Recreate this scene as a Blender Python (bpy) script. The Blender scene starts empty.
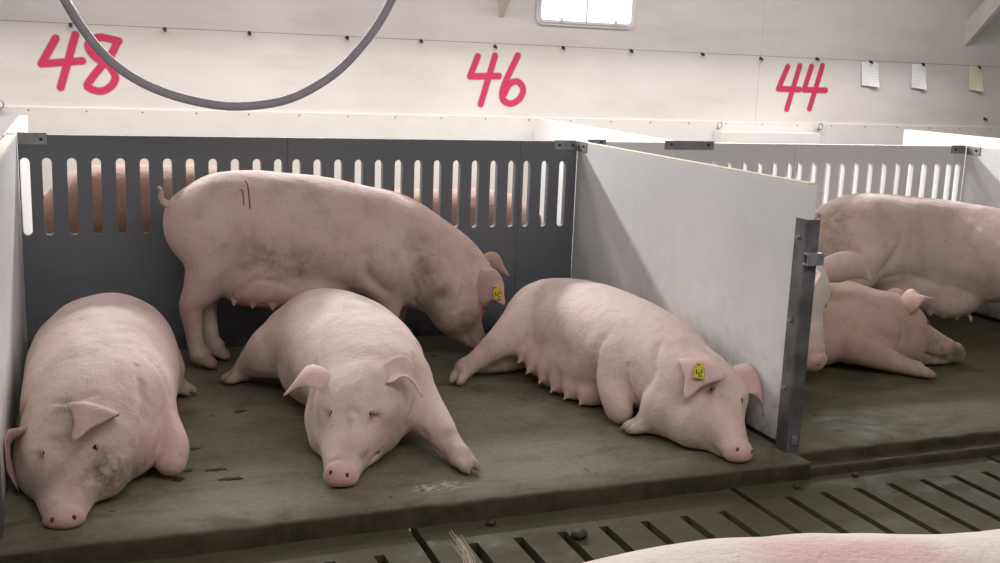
import bpy, bmesh, math, random
import numpy as np
from mathutils import Vector, Matrix
random.seed(7); RNG = np.random.default_rng(7)
SC = bpy.context.scene; COL = SC.collection; PI = math.pi

# ------------------------------------------------------------------ camera, world, lights, exposure
cam_d = bpy.data.cameras.new('camera'); cam = bpy.data.objects.new('camera', cam_d); COL.objects.link(cam)
cam_d.sensor_width = 36.0; cam_d.lens = 1086.07 / 1000 * 36.0; cam_d.clip_start = 0.05
_yaw, _pit, _rol = 0.374089, 0.195224, 0.0386696
_fw = Vector((math.sin(_yaw)*math.cos(_pit), math.cos(_yaw)*math.cos(_pit), -math.sin(_pit)))
_rt = Vector((math.cos(_yaw), -math.sin(_yaw), 0)); _up = _rt.cross(_fw)
_r2 = math.cos(_rol)*_rt + math.sin(_rol)*_up; _u2 = -math.sin(_rol)*_rt + math.cos(_rol)*_up
cam.matrix_world = Matrix(((_r2.x, _u2.x, -_fw.x, 0.25496), (_r2.y, _u2.y, -_fw.y, -5.40361), (_r2.z, _u2.z, -_fw.z, 1.43426), (0, 0, 0, 1)))
SC.camera = cam
W = bpy.data.worlds.new('world'); SC.world = W; W.use_nodes = True
W.node_tree.nodes['Background'].inputs[0].default_value = (1.0, 0.97, 0.95, 1); W.node_tree.nodes['Background'].inputs[1].default_value = 0.22
SC.view_settings.view_transform = 'Standard'; SC.view_settings.look = 'None'; SC.view_settings.gamma = 1.0
SC.view_settings.use_curve_mapping = False; SC.view_settings.exposure = 0.0

def area(name, loc, target, sx, sy, power, color=(1, 1, 1)):
    d = bpy.data.lights.new(name, 'AREA'); d.shape = 'RECTANGLE'; d.size = sx; d.size_y = sy; d.energy = power; d.color = color
    o = bpy.data.objects.new(name, d); COL.objects.link(o); o.location = loc
    o.rotation_euler = (Vector(target) - Vector(loc)).to_track_quat('-Z', 'Y').to_euler(); return o
area('tube_lamp_row', (3.0, 1.75, 2.17), (3.0, 0.2, 0.0), 9.0, 0.10, 265, (1.0, 0.965, 0.93))      # row of lamps above the rear pens
area('aisle_lamp', (2.2, -3.6, 2.72), (2.4, -2.2, 0), 5.0, 1.6, 92, (1.0, 0.97, 0.96))            # lamps over the aisle
area('pen_fill', (3.0, 1.35, 2.74), (3.0, 1.35, 0), 9.0, 0.5, 92, (1.0, 0.97, 0.96))  # unseen overhead fill, added to brighten the upper wall and pens

# ------------------------------------------------------------------ materials
class NT:
    def __init__(s, name, rough=0.6):
        s.m = bpy.data.materials.new(name); s.m.use_nodes = True; s.t = s.m.node_tree; s.b = s.t.nodes['Principled BSDF']
        s.b.inputs['Roughness'].default_value = rough; s.b.inputs['Specular IOR Level'].default_value = 0.35
    def n(s, typ, **kw):
        x = s.t.nodes.new(typ)
        for k, v in kw.items():
            if k in x.inputs.keys() if isinstance(k, str) else False: x.inputs[k].default_value = v
            else: setattr(x, k, v)
        return x
    def lk(s, a, b): s.t.links.new(a, b)
    def coord(s, world=False, scale=(1, 1, 1)):
        c = s.n('ShaderNodeNewGeometry').outputs['Position'] if world else s.n('ShaderNodeTexCoord').outputs['Object']
        mp = s.n('ShaderNodeMapping'); mp.inputs['Scale'].default_value = scale; s.lk(c, mp.inputs['Vector']); return mp.outputs[0]
    def noise(s, co, scale, detail=4, rough=0.55, dist=0):
        x = s.n('ShaderNodeTexNoise'); x.inputs['Scale'].default_value = scale; x.inputs['Detail'].default_value = detail
        x.inputs['Roughness'].default_value = rough; x.inputs['Distortion'].default_value = dist; s.lk(co, x.inputs['Vector']); return x.outputs['Fac']
    def ramp(s, fac, stops):
        r = s.n('ShaderNodeValToRGB'); e = r.color_ramp.elements
        while len(e) < len(stops): e.new(0.5)
        for el, (p, c) in zip(e, stops):
            el.position = p; el.color = (c, c, c, 1) if not isinstance(c, tuple) else (*c, 1)
        s.lk(fac, r.inputs[0]); return r.outputs[0]
    def mix(s, fac, a, b, mode='MIX'):
        x = s.n('ShaderNodeMix', data_type='RGBA', blend_type=mode)
        for sock, v in ((x.inputs[0], fac), (x.inputs[6], a), (x.inputs[7], b)):
            if hasattr(v, 'links') or isinstance(v, bpy.types.NodeSocket): s.lk(v, sock)
            elif isinstance(v, tuple): sock.default_value = (*v, 1)
            else: sock.default_value = v
        return x.outputs[2]
    def math(s, op, a, b=0.5):
        x = s.n('ShaderNodeMath', operation=op)
        for sock, v in ((x.inputs[0], a), (x.inputs[1], b)):
            if isinstance(v, bpy.types.NodeSocket): s.lk(v, sock)
            else: sock.default_value = v
        return x.outputs[0]
    def base(s, c):
        if isinstance(c, tuple): s.b.inputs['Base Color'].default_value = (*c, 1)
        else: s.lk(c, s.b.inputs['Base Color'])
    def bump(s, h, strength=0.3, dist=0.01):
        x = s.n('ShaderNodeBump'); x.inputs['Strength'].default_value = strength; x.inputs['Distance'].default_value = dist
        s.lk(h, x.inputs['Height']); s.lk(x.outputs[0], s.b.inputs['Normal'])

def skin_material(name, cream, pink, dirty=1.0):
    k = NT(name, 0.62); co = k.coord()
    at = k.n('ShaderNodeVertexColor', layer_name='tone'); sp = k.n('ShaderNodeSeparateColor'); k.lk(at.outputs[0], sp.inputs[0])
    big = k.noise(co, 3.0, 3); mid = k.noise(co, 9.0, 5, 0.6); fine = k.noise(co, 70, 3, 0.6)
    c = k.mix(k.ramp(big, [(0.35, 0.0), (0.68, 1.0)]), cream, tuple(0.55*a + 0.45*b for a, b in zip(cream, pink)))
    c = k.mix(k.ramp(fine, [(0.35, 0.0), (0.75, 0.22)]), c, tuple(0.78*a for a in cream))
    c = k.mix(k.math('MULTIPLY', sp.outputs[0], 0.85), c, pink)
    faint = k.math('MULTIPLY', k.ramp(k.noise(co, 6.0, 6, 0.65), [(0.48, 0.0), (0.72, 0.50*dirty)]), 1.0)
    c = k.mix(faint, c, (0.36, 0.27, 0.17))
    spots = k.ramp(k.noise(co, 38, 2, 0.5), [(0.70, 0.0), (0.78, 0.55*dirty)])
    c = k.mix(spots, c, (0.20, 0.13, 0.09))
    d = k.math('MULTIPLY', sp.outputs[1], k.ramp(k.math('ADD', k.math('MULTIPLY', mid, 0.45), k.math('MULTIPLY', k.noise(co, 20, 7, 0.7, 0.5), 0.55)), [(0.42, 0.10), (0.60, 1.0)]))
    c = k.mix(d, c, (0.20, 0.15, 0.075))
    h = k.math('MULTIPLY', sp.outputs[2], k.ramp(mid, [(0.25, 0.55), (0.6, 1.1)]))
    c = k.mix(h, c, (0.075, 0.05, 0.035))
    k.base(c)
    st = k.coord(scale=(90, 120, 60))
    k.bump(k.math('ADD', k.math('MULTIPLY', k.noise(st, 1.0, 2), 0.5), k.noise(co, 22, 5, 0.65)), 0.42, 0.012)
    k.b.inputs['Sheen Weight'].default_value = 0.12; k.b.inputs['Sheen Roughness'].default_value = 0.5
    return k.m
SKIN = {'cream': skin_material('skin_cream', (0.71, 0.565, 0.505), (0.66, 0.395, 0.39)),
        'pinkish': skin_material('skin_pinkish', (0.65, 0.495, 0.445), (0.59, 0.345, 0.34), 1.3),
        'rosy': skin_material('skin_rosy', (0.58, 0.42, 0.35), (0.55, 0.31, 0.27), 1.4),
        'pale': skin_material('skin_pale', (0.86, 0.79, 0.70), (0.76, 0.42, 0.42), 0.5),
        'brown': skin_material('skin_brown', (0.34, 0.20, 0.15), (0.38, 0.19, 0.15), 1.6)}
def simple(name, col, rough=0.5, metal=0.0, nscale=0, var=0.25, bump=0.0):
    k = NT(name, rough); k.b.inputs['Metallic'].default_value = metal
    if nscale:
        n = k.noise(k.coord(), nscale, 4); k.base(k.mix(k.ramp(n, [(0.35, 0.0), (0.7, 1.0)]), col, tuple(c*(1-var) for c in col)))
        if bump: k.bump(n, bump, 0.004)
    else: k.base(col)
    return k.m
M = {}
M['eye'] = simple('eye_dark', (0.018, 0.012, 0.010), 0.42)
M['nostril'] = simple('nostril_dark', (0.14, 0.05, 0.05), 0.7)
M['tag'] = simple('tag_yellow', (0.62, 0.52, 0.03), 0.45, 0, 60, 0.35)
M['tagmark'] = simple('tag_marking', (0.05, 0.045, 0.01), 0.6)
M['scratch'] = simple('scratch_red', (0.30, 0.06, 0.05), 0.7)
M['steel'] = simple('galvanised_steel', (0.36, 0.36, 0.37), 0.5, 0.55, 18, 0.35)
M['steel_dirty'] = simple('worn_channel_steel', (0.20, 0.20, 0.205), 0.55, 0.45, 9, 0.6)
M['bolt'] = simple('bolt_dark', (0.03, 0.03, 0.03), 0.5)
M['hose'] = simple('hose_grey', (0.40, 0.375, 0.42), 0.5, 0, 30, 0.12)
M['hole'] = simple('pit_black', (0.012, 0.011, 0.009), 0.9)
M['edge'] = simple('cut_panel_edge', (0.68, 0.65, 0.53), 0.7, 0, 20, 0.1)
M['dung'] = simple('manure', (0.055, 0.047, 0.030), 0.7, 0, 40, 0.4, 0.5)
M['hair'] = simple('tail_hair', (0.75, 0.68, 0.60), 0.6)
M['timber'] = simple('painted_timber', (0.62, 0.59, 0.56), 0.6, 0, 8, 0.12)

def panel_material(name, col, dirt_shade_col, dirt_shade_amt, rough=0.4):
    k = NT(name, rough); co = k.coord(True)
    n1 = k.noise(co, 1.7, 5, 0.6); n2 = k.noise(co, 14, 5, 0.65)
    c = k.mix(k.ramp(n1, [(0.3, 0.0), (0.7, 1.0)]), col, tuple(x*0.93 for x in col))
    geo = k.n('ShaderNodeNewGeometry'); s = k.n('ShaderNodeSeparateXYZ'); k.lk(geo.outputs['Position'], s.inputs[0])
    low = k.ramp(k.math('DIVIDE', s.outputs[2], 1.05), [(0.0, 1.0), (0.16, 0.7), (0.42, 0.16), (0.75, 0.10), (0.97, 0.0)])
    d = k.math('MULTIPLY', low, k.ramp(k.math('MULTIPLY', n1, n2), [(0.22, 0.0), (0.36, 1.0)]))
    c = k.mix(k.math('MULTIPLY', d, dirt_shade_amt), c, dirt_shade_col)
    low2 = k.ramp(s.outputs[2], [(0.0, 1.0), (0.12, 0.0)])
    c = k.mix(k.math('MULTIPLY', low2, k.ramp(n2, [(0.3, 0.3), (0.55, 1.0)])), c, tuple(x*0.5 for x in dirt_shade_col))
    k.base(c); k.bump(n2, 0.06, 0.004); return k.m
M['panel_white'] = panel_material('white_plastic_panel', (0.77, 0.78, 0.80), (0.36, 0.29, 0.17), 0.75)
M['panel_grey'] = panel_material('grey_plastic_panel', (0.165, 0.177, 0.198), (0.09, 0.085, 0.085), 0.6, 0.45)  # lower part darkened: dirt plus shade painted into the grey

def wall_material():
    k = NT('fibreglass_wall_lining', 0.42); co = k.coord(True)
    n1 = k.noise(co, 0.9, 4); n2 = k.noise(k.coord(True, (1.2, 1, 5.0)), 1.3, 5, 0.6); n3 = k.noise(co, 75, 2)
    c = k.mix(k.ramp(n1, [(0.3, 0.0), (0.7, 1.0)]), (0.66, 0.62, 0.605), (0.56, 0.525, 0.505))
    c = k.mix(k.ramp(n2, [(0.5, 0.0), (0.75, 0.4)]), c, (0.45, 0.42, 0.38))
    c = k.mix(k.ramp(k.noise(co, 30, 2), [(0.72, 0.0), (0.78, 0.4)]), c, (0.4, 0.35, 0.28))
    k.base(c); k.bump(n3, 0.18, 0.004); return k.m
M['wall'] = wall_material()
M['trim'] = simple('wall_trim_white', (0.64, 0.61, 0.59), 0.45, 0, 5, 0.06)

def concrete_material(name, light, dark, wet, face=True):
    k = NT(name, 0.7); co = k.coord(True); k.b.inputs['Specular IOR Level'].default_value = 0.18
    n1 = k.noise(co, 1.6, 6, 0.62, 0.4); n2 = k.noise(co, 7.0, 6, 0.65, 0.6); n3 = k.noise(co, 40, 4, 0.6)
    streak = k.noise(k.coord(True, (1.2, 4.0, 1)), 2.2, 5, 0.6, 0.3)
    c = k.mix(k.ramp(n1, [(0.33, 0.0), (0.66, 1.0)]), light, tuple(0.5*a + 0.5*b for a, b in zip(light, dark)))
    c = k.mix(k.ramp(n2, [(0.46, 0.0), (0.68, 0.6)]), c, dark)
    c = k.mix(k.ramp(streak, [(0.54, 0.0), (0.72, 0.6*wet)]), c, dark)
    c = k.mix(k.ramp(n3, [(0.5, 0.0), (0.8, 0.35)]), c, tuple(1.5*x for x in light))
    spot = k.ramp(k.noise(co, 11.5, 2, 0.5, 0.2), [(0.69, 0.0), (0.735, 0.85)])
    c = k.mix(spot, c, tuple(0.45*x for x in dark))
    # worn, soiled front lip of the pad and the milky splash near it
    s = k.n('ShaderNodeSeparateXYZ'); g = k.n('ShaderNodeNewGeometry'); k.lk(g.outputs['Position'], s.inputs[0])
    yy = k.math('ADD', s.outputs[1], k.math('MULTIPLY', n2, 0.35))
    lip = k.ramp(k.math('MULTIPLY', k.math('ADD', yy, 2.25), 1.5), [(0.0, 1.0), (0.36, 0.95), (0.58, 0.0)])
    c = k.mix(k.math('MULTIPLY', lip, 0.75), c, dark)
    riser = k.ramp(k.math('MULTIPLY', k.math('ADD', s.outputs[2], 0.055), 14.0), [(0.0, 1.0), (0.66, 1.0), (0.74, 0.0)])  # riser face painted darker: soil plus its shade put into the colour
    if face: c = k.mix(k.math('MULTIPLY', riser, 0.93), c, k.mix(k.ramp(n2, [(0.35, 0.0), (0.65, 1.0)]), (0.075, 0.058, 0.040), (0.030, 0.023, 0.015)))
    dx = k.math('SUBTRACT', s.outputs[0], 1.39); dy = k.math('ADD', s.outputs[1], 2.03)
    r2 = k.math('ADD', k.math('MULTIPLY', k.math('MULTIPLY', dx, dx), 60), k.math('MULTIPLY', k.math('MULTIPLY', dy, dy), 260))
    spl = k.math('MULTIPLY', k.ramp(r2, [(0.2, 1.0), (0.9, 0.0)]), k.ramp(n3, [(0.48, 0.0), (0.62, 0.8)]))
    c = k.mix(spl, c, (0.42, 0.42, 0.42))
    k.base(c)
    k.lk(k.ramp(n2, [(0.35, 0.85), (0.7, 0.5)]), k.b.inputs['Roughness'])
    k.bump(k.math('ADD', k.math('MULTIPLY', n3, 0.5), n2), 0.35, 0.012); return k.m
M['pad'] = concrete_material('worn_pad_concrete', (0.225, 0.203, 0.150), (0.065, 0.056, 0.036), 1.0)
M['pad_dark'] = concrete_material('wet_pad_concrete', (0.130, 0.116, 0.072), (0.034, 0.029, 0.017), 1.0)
M['slat'] = concrete_material('slat_concrete', (0.195, 0.174, 0.112), (0.050, 0.043, 0.025), 1.0, False)

k = NT('spray_paint_red', 0.55)                                      # soft sprayed edge: fades out across the stroke
at = k.n('ShaderNodeVertexColor', layer_name='cover'); nn = k.noise(k.coord(True), 60, 3)
fac = k.math('MULTIPLY', at.outputs[0], k.math('ADD', nn, 0.75))
k.base(k.mix(k.ramp(nn, [(0.35, 0.0), (0.7, 1.0)]), (0.56, 0.035, 0.11), (0.44, 0.02, 0.08)))
tr = k.n('ShaderNodeBsdfTransparent'); mx = k.n('ShaderNodeMixShader'); k.lk(k.ramp(fac, [(0.0, 0.0), (0.75, 1.0)]), mx.inputs[0])
k.lk(tr.outputs[0], mx.inputs[1]); k.lk(k.b.outputs[0], mx.inputs[2]); k.lk(mx.outputs[0], k.t.nodes['Material Output'].inputs[0]); M['spray'] = k.m
k = NT('daylight_pane', 0.3); k.base((0.9, 0.92, 1.0)); k.b.inputs['Emission Color'].default_value = (0.93, 0.95, 1.0, 1); k.b.inputs['Emission Strength'].default_value = 3.0; M['daylight'] = k.m
M['frame'] = simple('window_frame_plastic', (0.66, 0.64, 0.68), 0.45, 0, 12, 0.12)

def paper_material(name, col):
    k = NT(name, 0.7); tc = k.n('ShaderNodeTexCoord'); mp = k.n('ShaderNodeMapping'); k.lk(tc.outputs['Object'], mp.inputs[0])
    w = k.n('ShaderNodeTexWave', wave_type='BANDS', bands_direction='Z'); w.inputs['Scale'].default_value = 22; w.inputs['Distortion'].default_value = 0.6
    k.lk(mp.outputs[0], w.inputs['Vector']); n = k.noise(k.coord(scale=(60, 1, 20)), 3.0, 2)
    f = k.math('MULTIPLY', k.ramp(w.outputs['Fac'], [(0.6, 0.0), (0.85, 1.0)]), k.ramp(n, [(0.42, 0.0), (0.55, 0.5)]))
    k.base(k.mix(f, col, (0.28, 0.28, 0.30))); return k.m
M['paper'] = paper_material('record_sheet_white', (0.80, 0.79, 0.80)); M['paper_yellow'] = paper_material('record_sheet_yellow', (0.72, 0.68, 0.47))

# ------------------------------------------------------------------ object helpers
def link(name, me, mat, parent=None, loc=None):
    o = bpy.data.objects.new(name, me); COL.objects.link(o)
    if mat is not None: me.materials.append(mat)
    if loc is not None: o.location = loc
    if parent is not None:
        o.parent = parent; o.matrix_parent_inverse = Matrix.Identity(4)
    return o
def tag(o, label=None, cat=None, group=None, kind=None):
    for a, b in (('label', label), ('category', cat), ('group', group), ('kind', kind)):
        if b: o[a] = b
    return o
def empty(name, loc):
    o = bpy.data.objects.new(name, None); COL.objects.link(o); o.location = loc; o.empty_display_size = 0.1; return o
def bm_done(bm, name, mat, parent=None, off=None, smooth=False):
    """World-space bmesh -> object whose origin sits at off (default: parent's place or its own base)."""
    if off is None:
        if parent is not None: off = wloc(parent)
        else:
            xs = [v.co for v in bm.verts]; mn = [min(c[i] for c in xs) for i in range(3)]; mxx = [max(c[i] for c in xs) for i in range(3)]
            off = Vector(((mn[0]+mxx[0])/2, (mn[1]+mxx[1])/2, mn[2]))
    off = Vector([float(q) for q in off]); bmesh.ops.translate(bm, verts=bm.verts, vec=-off)
    bmesh.ops.recalc_face_normals(bm, faces=bm.faces)
    me = bpy.data.meshes.new(name); bm.to_mesh(me); bm.free()
    if smooth:
        for p in me.polygons: p.use_smooth = True
    loc = off - wloc(parent) if parent is not None else off
    return link(name, me, mat, parent, loc)
def wloc(o):
    v = Vector(o.location)
    while o.parent: o = o.parent; v = v + Vector(o.location)
    return v
def box(bm, a, b, bevel=0.0):
    t = bmesh.new(); bmesh.ops.create_cube(t, size=1)
    c = [(a[i]+b[i])/2 for i in range(3)]; s = [abs(b[i]-a[i]) for i in range(3)]
    for v in t.verts: v.co = Vector((v.co.x*s[0]+c[0], v.co.y*s[1]+c[1], v.co.z*s[2]+c[2]))
    if bevel: bmesh.ops.bevel(t, geom=t.edges[:], offset=bevel, segments=2, affect='EDGES', profile=0.6)
    me = bpy.data.meshes.new('t'); t.to_mesh(me); t.free(); bm.from_mesh(me); bpy.data.meshes.remove(me)
def boxo(name, a, b, mat, parent=None, bevel=0.0, off=None):
    bm = bmesh.new(); box(bm, a, b, bevel); return bm_done(bm, name, mat, parent, off)
def cyl(bm, p1, p2, r1, r2=None, seg=10):
    p1, p2 = Vector(p1), Vector(p2); d = p2-p1; r2 = r1 if r2 is None else r2
    mtx = Matrix.Translation((p1+p2)/2) @ d.to_track_quat('Z', 'Y').to_matrix().to_4x4()
    bmesh.ops.create_cone(bm, cap_ends=True, segments=seg, radius1=r1, radius2=r2, depth=d.length, matrix=mtx)
def spline(pts, n):
    P = np.array(pts, float); k = len(P)
    if k == 2:
        t = np.linspace(0, 1, n)[:, None]; return P[0]*(1-t)+P[1]*t
    cum = np.r_[0, np.cumsum(np.linalg.norm(np.diff(P[:, :3], axis=0), axis=1))]; out = []
    ext = np.vstack([2*P[0]-P[1], P, 2*P[-1]-P[-2]])
    for s in np.linspace(0, cum[-1], n):
        i = min(max(np.searchsorted(cum, s)-1, 0), k-2); t = (s-cum[i])/max(cum[i+1]-cum[i], 1e-9)
        a, b, c, d = ext[i:i+4]
        out.append(0.5*((2*b)+(-a+c)*t+(2*a-5*b+4*c-d)*t*t+(-a+3*b-3*c+d)*t**3))
    return np.array(out)
def tube_bm(bm, pts, radii, seg=10):
    P = [Vector([float(q) for q in p[:3]]) for p in pts]; rings = []
    for i, p in enumerate(P):
        t = (P[min(i+1, len(P)-1)]-P[max(i-1, 0)]).normalized(); u = Vector((0, 0, 1)) if abs(t.z) < 0.9 else Vector((0, 1, 0))
        s = t.cross(u).normalized(); n = s.cross(t); r = radii[i] if hasattr(radii, '__len__') else radii
        r = float(r); rings.append([bm.verts.new(p + r*(math.cos(a)*s+math.sin(a)*n)) for a in np.linspace(0, 2*PI, seg, endpoint=False)])
    for a, b in zip(rings, rings[1:]):
        for j in range(seg): bm.faces.new((a[j], a[(j+1) % seg], b[(j+1) % seg], b[j]))
    bm.faces.new(rings[0][::-1]); bm.faces.new(rings[-1])

# ------------------------------------------------------------------ body modelling: smooth union of ellipsoids, meshed by surface nets
def unit(v):
    v = np.asarray(v, float); return v/np.linalg.norm(v)
class Body:
    def __init__(s, lo, hi, h):
        s.h = h; s.o = np.array(lo, float); n = np.ceil((np.array(hi)-s.o)/h).astype(int)+1
        s.F = np.full(n, 0.4, np.float32); s.n = n
        s.ax = [(s.o[i]+h*np.arange(n[i])).astype(np.float32) for i in range(3)]; s.paint = []
    def sl(s, lo, hi):
        a = np.clip(np.floor((lo-s.o)/s.h).astype(int), 0, s.n-1); b = np.clip(np.ceil((hi-s.o)/s.h).astype(int)+1, 1, s.n)
        return tuple(slice(x, max(y, x+1)) for x, y in zip(a, b))
    def ell(s, c, R, r, T, pad):
        c = np.array(c, float); r = np.array(r, float); ext = np.sqrt(((R*r[None, :])**2).sum(1))+pad
        q = s.sl(c-ext, c+ext); X = s.ax[0][q[0]][:, None, None]-np.float32(c[0]); Y = s.ax[1][q[1]][None, :, None]-np.float32(c[1]); Z = s.ax[2][q[2]][None, None, :]-np.float32(c[2])
        k0 = np.zeros(np.broadcast_shapes(X.shape, Y.shape, Z.shape), np.float32); k1 = k0.copy()
        for i in range(3):
            e = X*np.float32(R[0, i])+Y*np.float32(R[1, i])+Z*np.float32(R[2, i]); e /= np.float32(r[i]); e2 = e*e; k0 += e2; k1 += e2/np.float32(r[i]**2)
        k0 = np.sqrt(k0); k1 = np.sqrt(k1)+1e-6; d = k0*(k0-1)/k1
        T[q] = np.minimum(T[q], d)
        return q
    def add(s, ells, k, cut=False):
        pad = k*1.3+2.5*s.h
        los, his = [], []
        for c, R, r in ells:
            ext = np.sqrt(((R*np.array(r)[None, :])**2).sum(1))+pad+s.h; los.append(np.array(c)-ext); his.append(np.array(c)+ext)
        q = s.sl(np.min(los, 0), np.max(his, 0)); T = np.full(s.n, 0.4, np.float32)
        for c, R, r in ells: s.ell(c, R, r, T, pad)
        a, b = s.F[q], T[q]
        if cut:
            b = -b; h = np.maximum(k-np.abs(a-b), 0)/k; s.F[q] = np.maximum(a, b)+h*h*k/4
        else:
            h = np.maximum(k-np.abs(a-b), 0)/k; s.F[q] = np.minimum(a, b)-h*h*k/4
    def blob(s, c, r, k=0.04, R=None, cut=False):
        r = (r, r, r) if not hasattr(r, '__len__') else r
        s.add([(c, np.eye(3) if R is None else R, r)], k, cut)
    def tube(s, pts, k=0.05, up=(0, 0, 1), n=None, cut=False):
        """pts rows: x, y, z, half width, half height."""
        P = np.array([p if len(p) == 5 else (*p, p[3]) for p in pts], float); L = np.linalg.norm(np.diff(P[:, :3], axis=0), axis=1).sum()
        rm = P[:, 3:].min(); n = n or int(min(max(L/(0.10*rm+0.002), 8), 110)); Q = spline(P, n); E = []
        for i in range(n):
            t = unit(Q[min(i+1, n-1), :3]-Q[max(i-1, 0), :3]); u = np.array(up, float)
            if abs(t@unit(u)) > 0.93: u = np.array((1.0, 0.2, 0.1))
            sd = unit(np.cross(u, t)); nn = np.cross(t, sd); a, b = max(Q[i, 3], 0.004), max(Q[i, 4], 0.004)
            E.append((Q[i, :3], np.stack([t, sd, nn], 1), (0.75*min(a, b)+0.15*max(a, b), a, b)))
        s.add(E, k, cut)
    def mark(s, a, b, r, ch, v): s.paint.append((np.array(a, float), np.array(b, float), r, 'rgb'.index(ch), v))
    def against(s, x, sgn, k=0.03):
        """Flatten the body where it leans on a wall at x."""
        b = np.broadcast_to(np.float32(sgn)*(s.ax[0][:, None, None]-np.float32(x)), s.F.shape); a = s.F
        h = np.maximum(k-np.abs(a-b), 0)/k; s.F = np.maximum(a, b)+h*h*k/4
    def foot(s, f, d, r=0.036, up=(0, 0, 1), side=None):
        """Trotter: fetlock f, toe direction d: two claws and two dew claws."""
        f = np.array(f, float); d = unit(d); u = unit(np.array(up)-d*(np.array(up)@d)) if side is None else None
        sd = unit(np.cross(up, d)) if side is None else unit(side); u = np.cross(d, sd)
        s.blob(f, (r*1.05, r, r), 0.03)
        for sg in (-1, 1):
            p0 = f+sd*sg*0.014+d*0.012; p1 = f+sd*sg*0.023+d*0.055-u*0.006; p2 = f+sd*sg*0.021+d*0.088-u*0.012
            s.tube([(*p0, 0.026, 0.026), (*p1, 0.0215, 0.024), (*p2, 0.012, 0.013)], 0.010, n=7)
            s.blob(f-d*0.034+sd*sg*0.022-u*0.004, 0.014, 0.012)
            s.mark(p1, p2+d*0.03, 0.032, 'b', 0.8)
        s.mark(f, f+d*0.06, 0.095, 'g', 0.8)
    def snap(s, p):
        p = np.array(p, float)
        for _ in range(14):
            i = np.clip(np.round((p-s.o)/s.h).astype(int), 1, s.n-2); f = s.F[tuple(i)]
            gr = np.array([s.F[tuple(i+e)]-s.F[tuple(i-e)] for e in np.eye(3, dtype=int)])/(2*s.h); n = np.linalg.norm(gr)
            if n < 1e-4: break
            p = p-gr/n*np.clip(f, -0.03, 0.03)*0.8
        return p
    def fold(s, pts, r=0.007, k=0.022, tone=0.35):
        P = spline(pts, 14); P = np.array([s.snap(p) for p in P]); m = len(P)
        s.tube([(*p, max(r*math.sin(PI*(i+0.6)/(m+0.2)), 0.002)) for i, p in enumerate(P)], k, n=40, cut=True)
        for a, b in zip(P, P[1:]): s.mark(a, b, 0.016, 'r', tone)
    def ground(s, z=0.003, k=0.025):
        b = np.float32(z)-s.ax[2][None, None, :]; b = np.broadcast_to(b, s.F.shape); a = s.F
        h = np.maximum(k-np.abs(a-b), 0)/k; s.F = np.maximum(a, b)+h*h*k/4
    def mesh(s, name, mat, parent):
        F = s.F; F[0], F[-1] = 0.2, 0.2; F[:, 0], F[:, -1] = 0.2, 0.2; F[:, :, 0], F[:, :, -1] = 0.2, 0.2
        I = F < 0; C = np.zeros(tuple(s.n-1), np.int8)
        for i in (0, 1):
            for j in (0, 1):
                for l in (0, 1): C += I[i:s.n[0]-1+i, j:s.n[1]-1+j, l:s.n[2]-1+l]
        act = np.argwhere((C > 0) & (C < 8)); vid = np.full(C.shape, -1, np.int32); vid[tuple(act.T)] = np.arange(len(act))
        acc = np.zeros((len(act), 3)); cnt = np.zeros(len(act))
        cor = [(i, j, l) for i in (0, 1) for j in (0, 1) for l in (0, 1)]
        for a in cor:
            for ax in range(3):
                if a[ax]: continue
                b = list(a); b[ax] = 1
                fa = F[tuple((act+a).T)]; fb = F[tuple((act+b).T)]; m = (fa < 0) != (fb < 0)
                t = np.where(m, fa/np.where(m, fa-fb, 1), 0); p = np.array(a, float)[None]+t[:, None]*(np.array(b)-np.array(a))[None]
                acc += p*m[:, None]; cnt += m
        V = s.o+s.h*(act+acc/cnt[:, None]); Q = []
        for ax in range(3):
            o1, o2 = (ax+1) % 3, (ax+2) % 3
            lo = [slice(1, -1)]*3; hi = [slice(1, -1)]*3; lo[ax] = slice(0, -1); hi[ax] = slice(1, None)
            A, B = I[tuple(lo)], I[tuple(hi)]; e = np.argwhere(A != B); inside = A[tuple(e.T)]
            e = e.copy(); e[:, o1] += 1; e[:, o2] += 1
            d1 = np.eye(3, dtype=int)[o1]; d2 = np.eye(3, dtype=int)[o2]
            q = np.stack([vid[tuple((e-d1-d2).T)], vid[tuple((e-d2).T)], vid[tuple(e.T)], vid[tuple((e-d1).T)]], 1)
            q[~inside] = q[~inside][:, ::-1]; Q.append(q)
        Q = np.vstack(Q); Q = Q[(Q >= 0).all(1)]
        # two rounds of light smoothing
        E = np.vstack([Q[:, [0, 1]], Q[:, [1, 2]], Q[:, [2, 3]], Q[:, [3, 0]]])
        for lam in (0.5, -0.48)*7:
            S = np.zeros_like(V); n = np.bincount(E.ravel(), minlength=len(V)).astype(float)
            for c in range(3): S[:, c] = np.bincount(E[:, 0], V[E[:, 1], c], len(V))+np.bincount(E[:, 1], V[E[:, 0], c], len(V))
            V = V+lam*(S/np.maximum(n, 1)[:, None]-V)
        nn = np.cross(V[Q[:, 2]]-V[Q[:, 0]], V[Q[:, 3]]-V[Q[:, 1]]); N = np.stack([sum(np.bincount(Q[:, j], nn[:, c], len(V)) for j in range(4)) for c in range(3)], 1); N /= np.linalg.norm(N, axis=1)[:, None]+1e-9
        dsp = np.zeros(len(V)); rg = np.random.default_rng(len(V))
        for wl, amp in ((0.30, 0.0012), (0.16, 0.0006), (0.08, 0.0003)):
            for _ in range(3): dsp += amp*np.sin(V@(unit(rg.normal(size=3))*2*PI/wl)+rg.uniform(0, 6.3)+2*np.sin(V@(unit(rg.normal(size=3))*2*PI/(2.3*wl))))
        V = V+N*dsp[:, None]; V[:, 2] = np.maximum(V[:, 2], s.o[2]+0.011)
        tone = np.zeros((len(V), 4), np.float32); tone[:, 3] = 1
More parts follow.
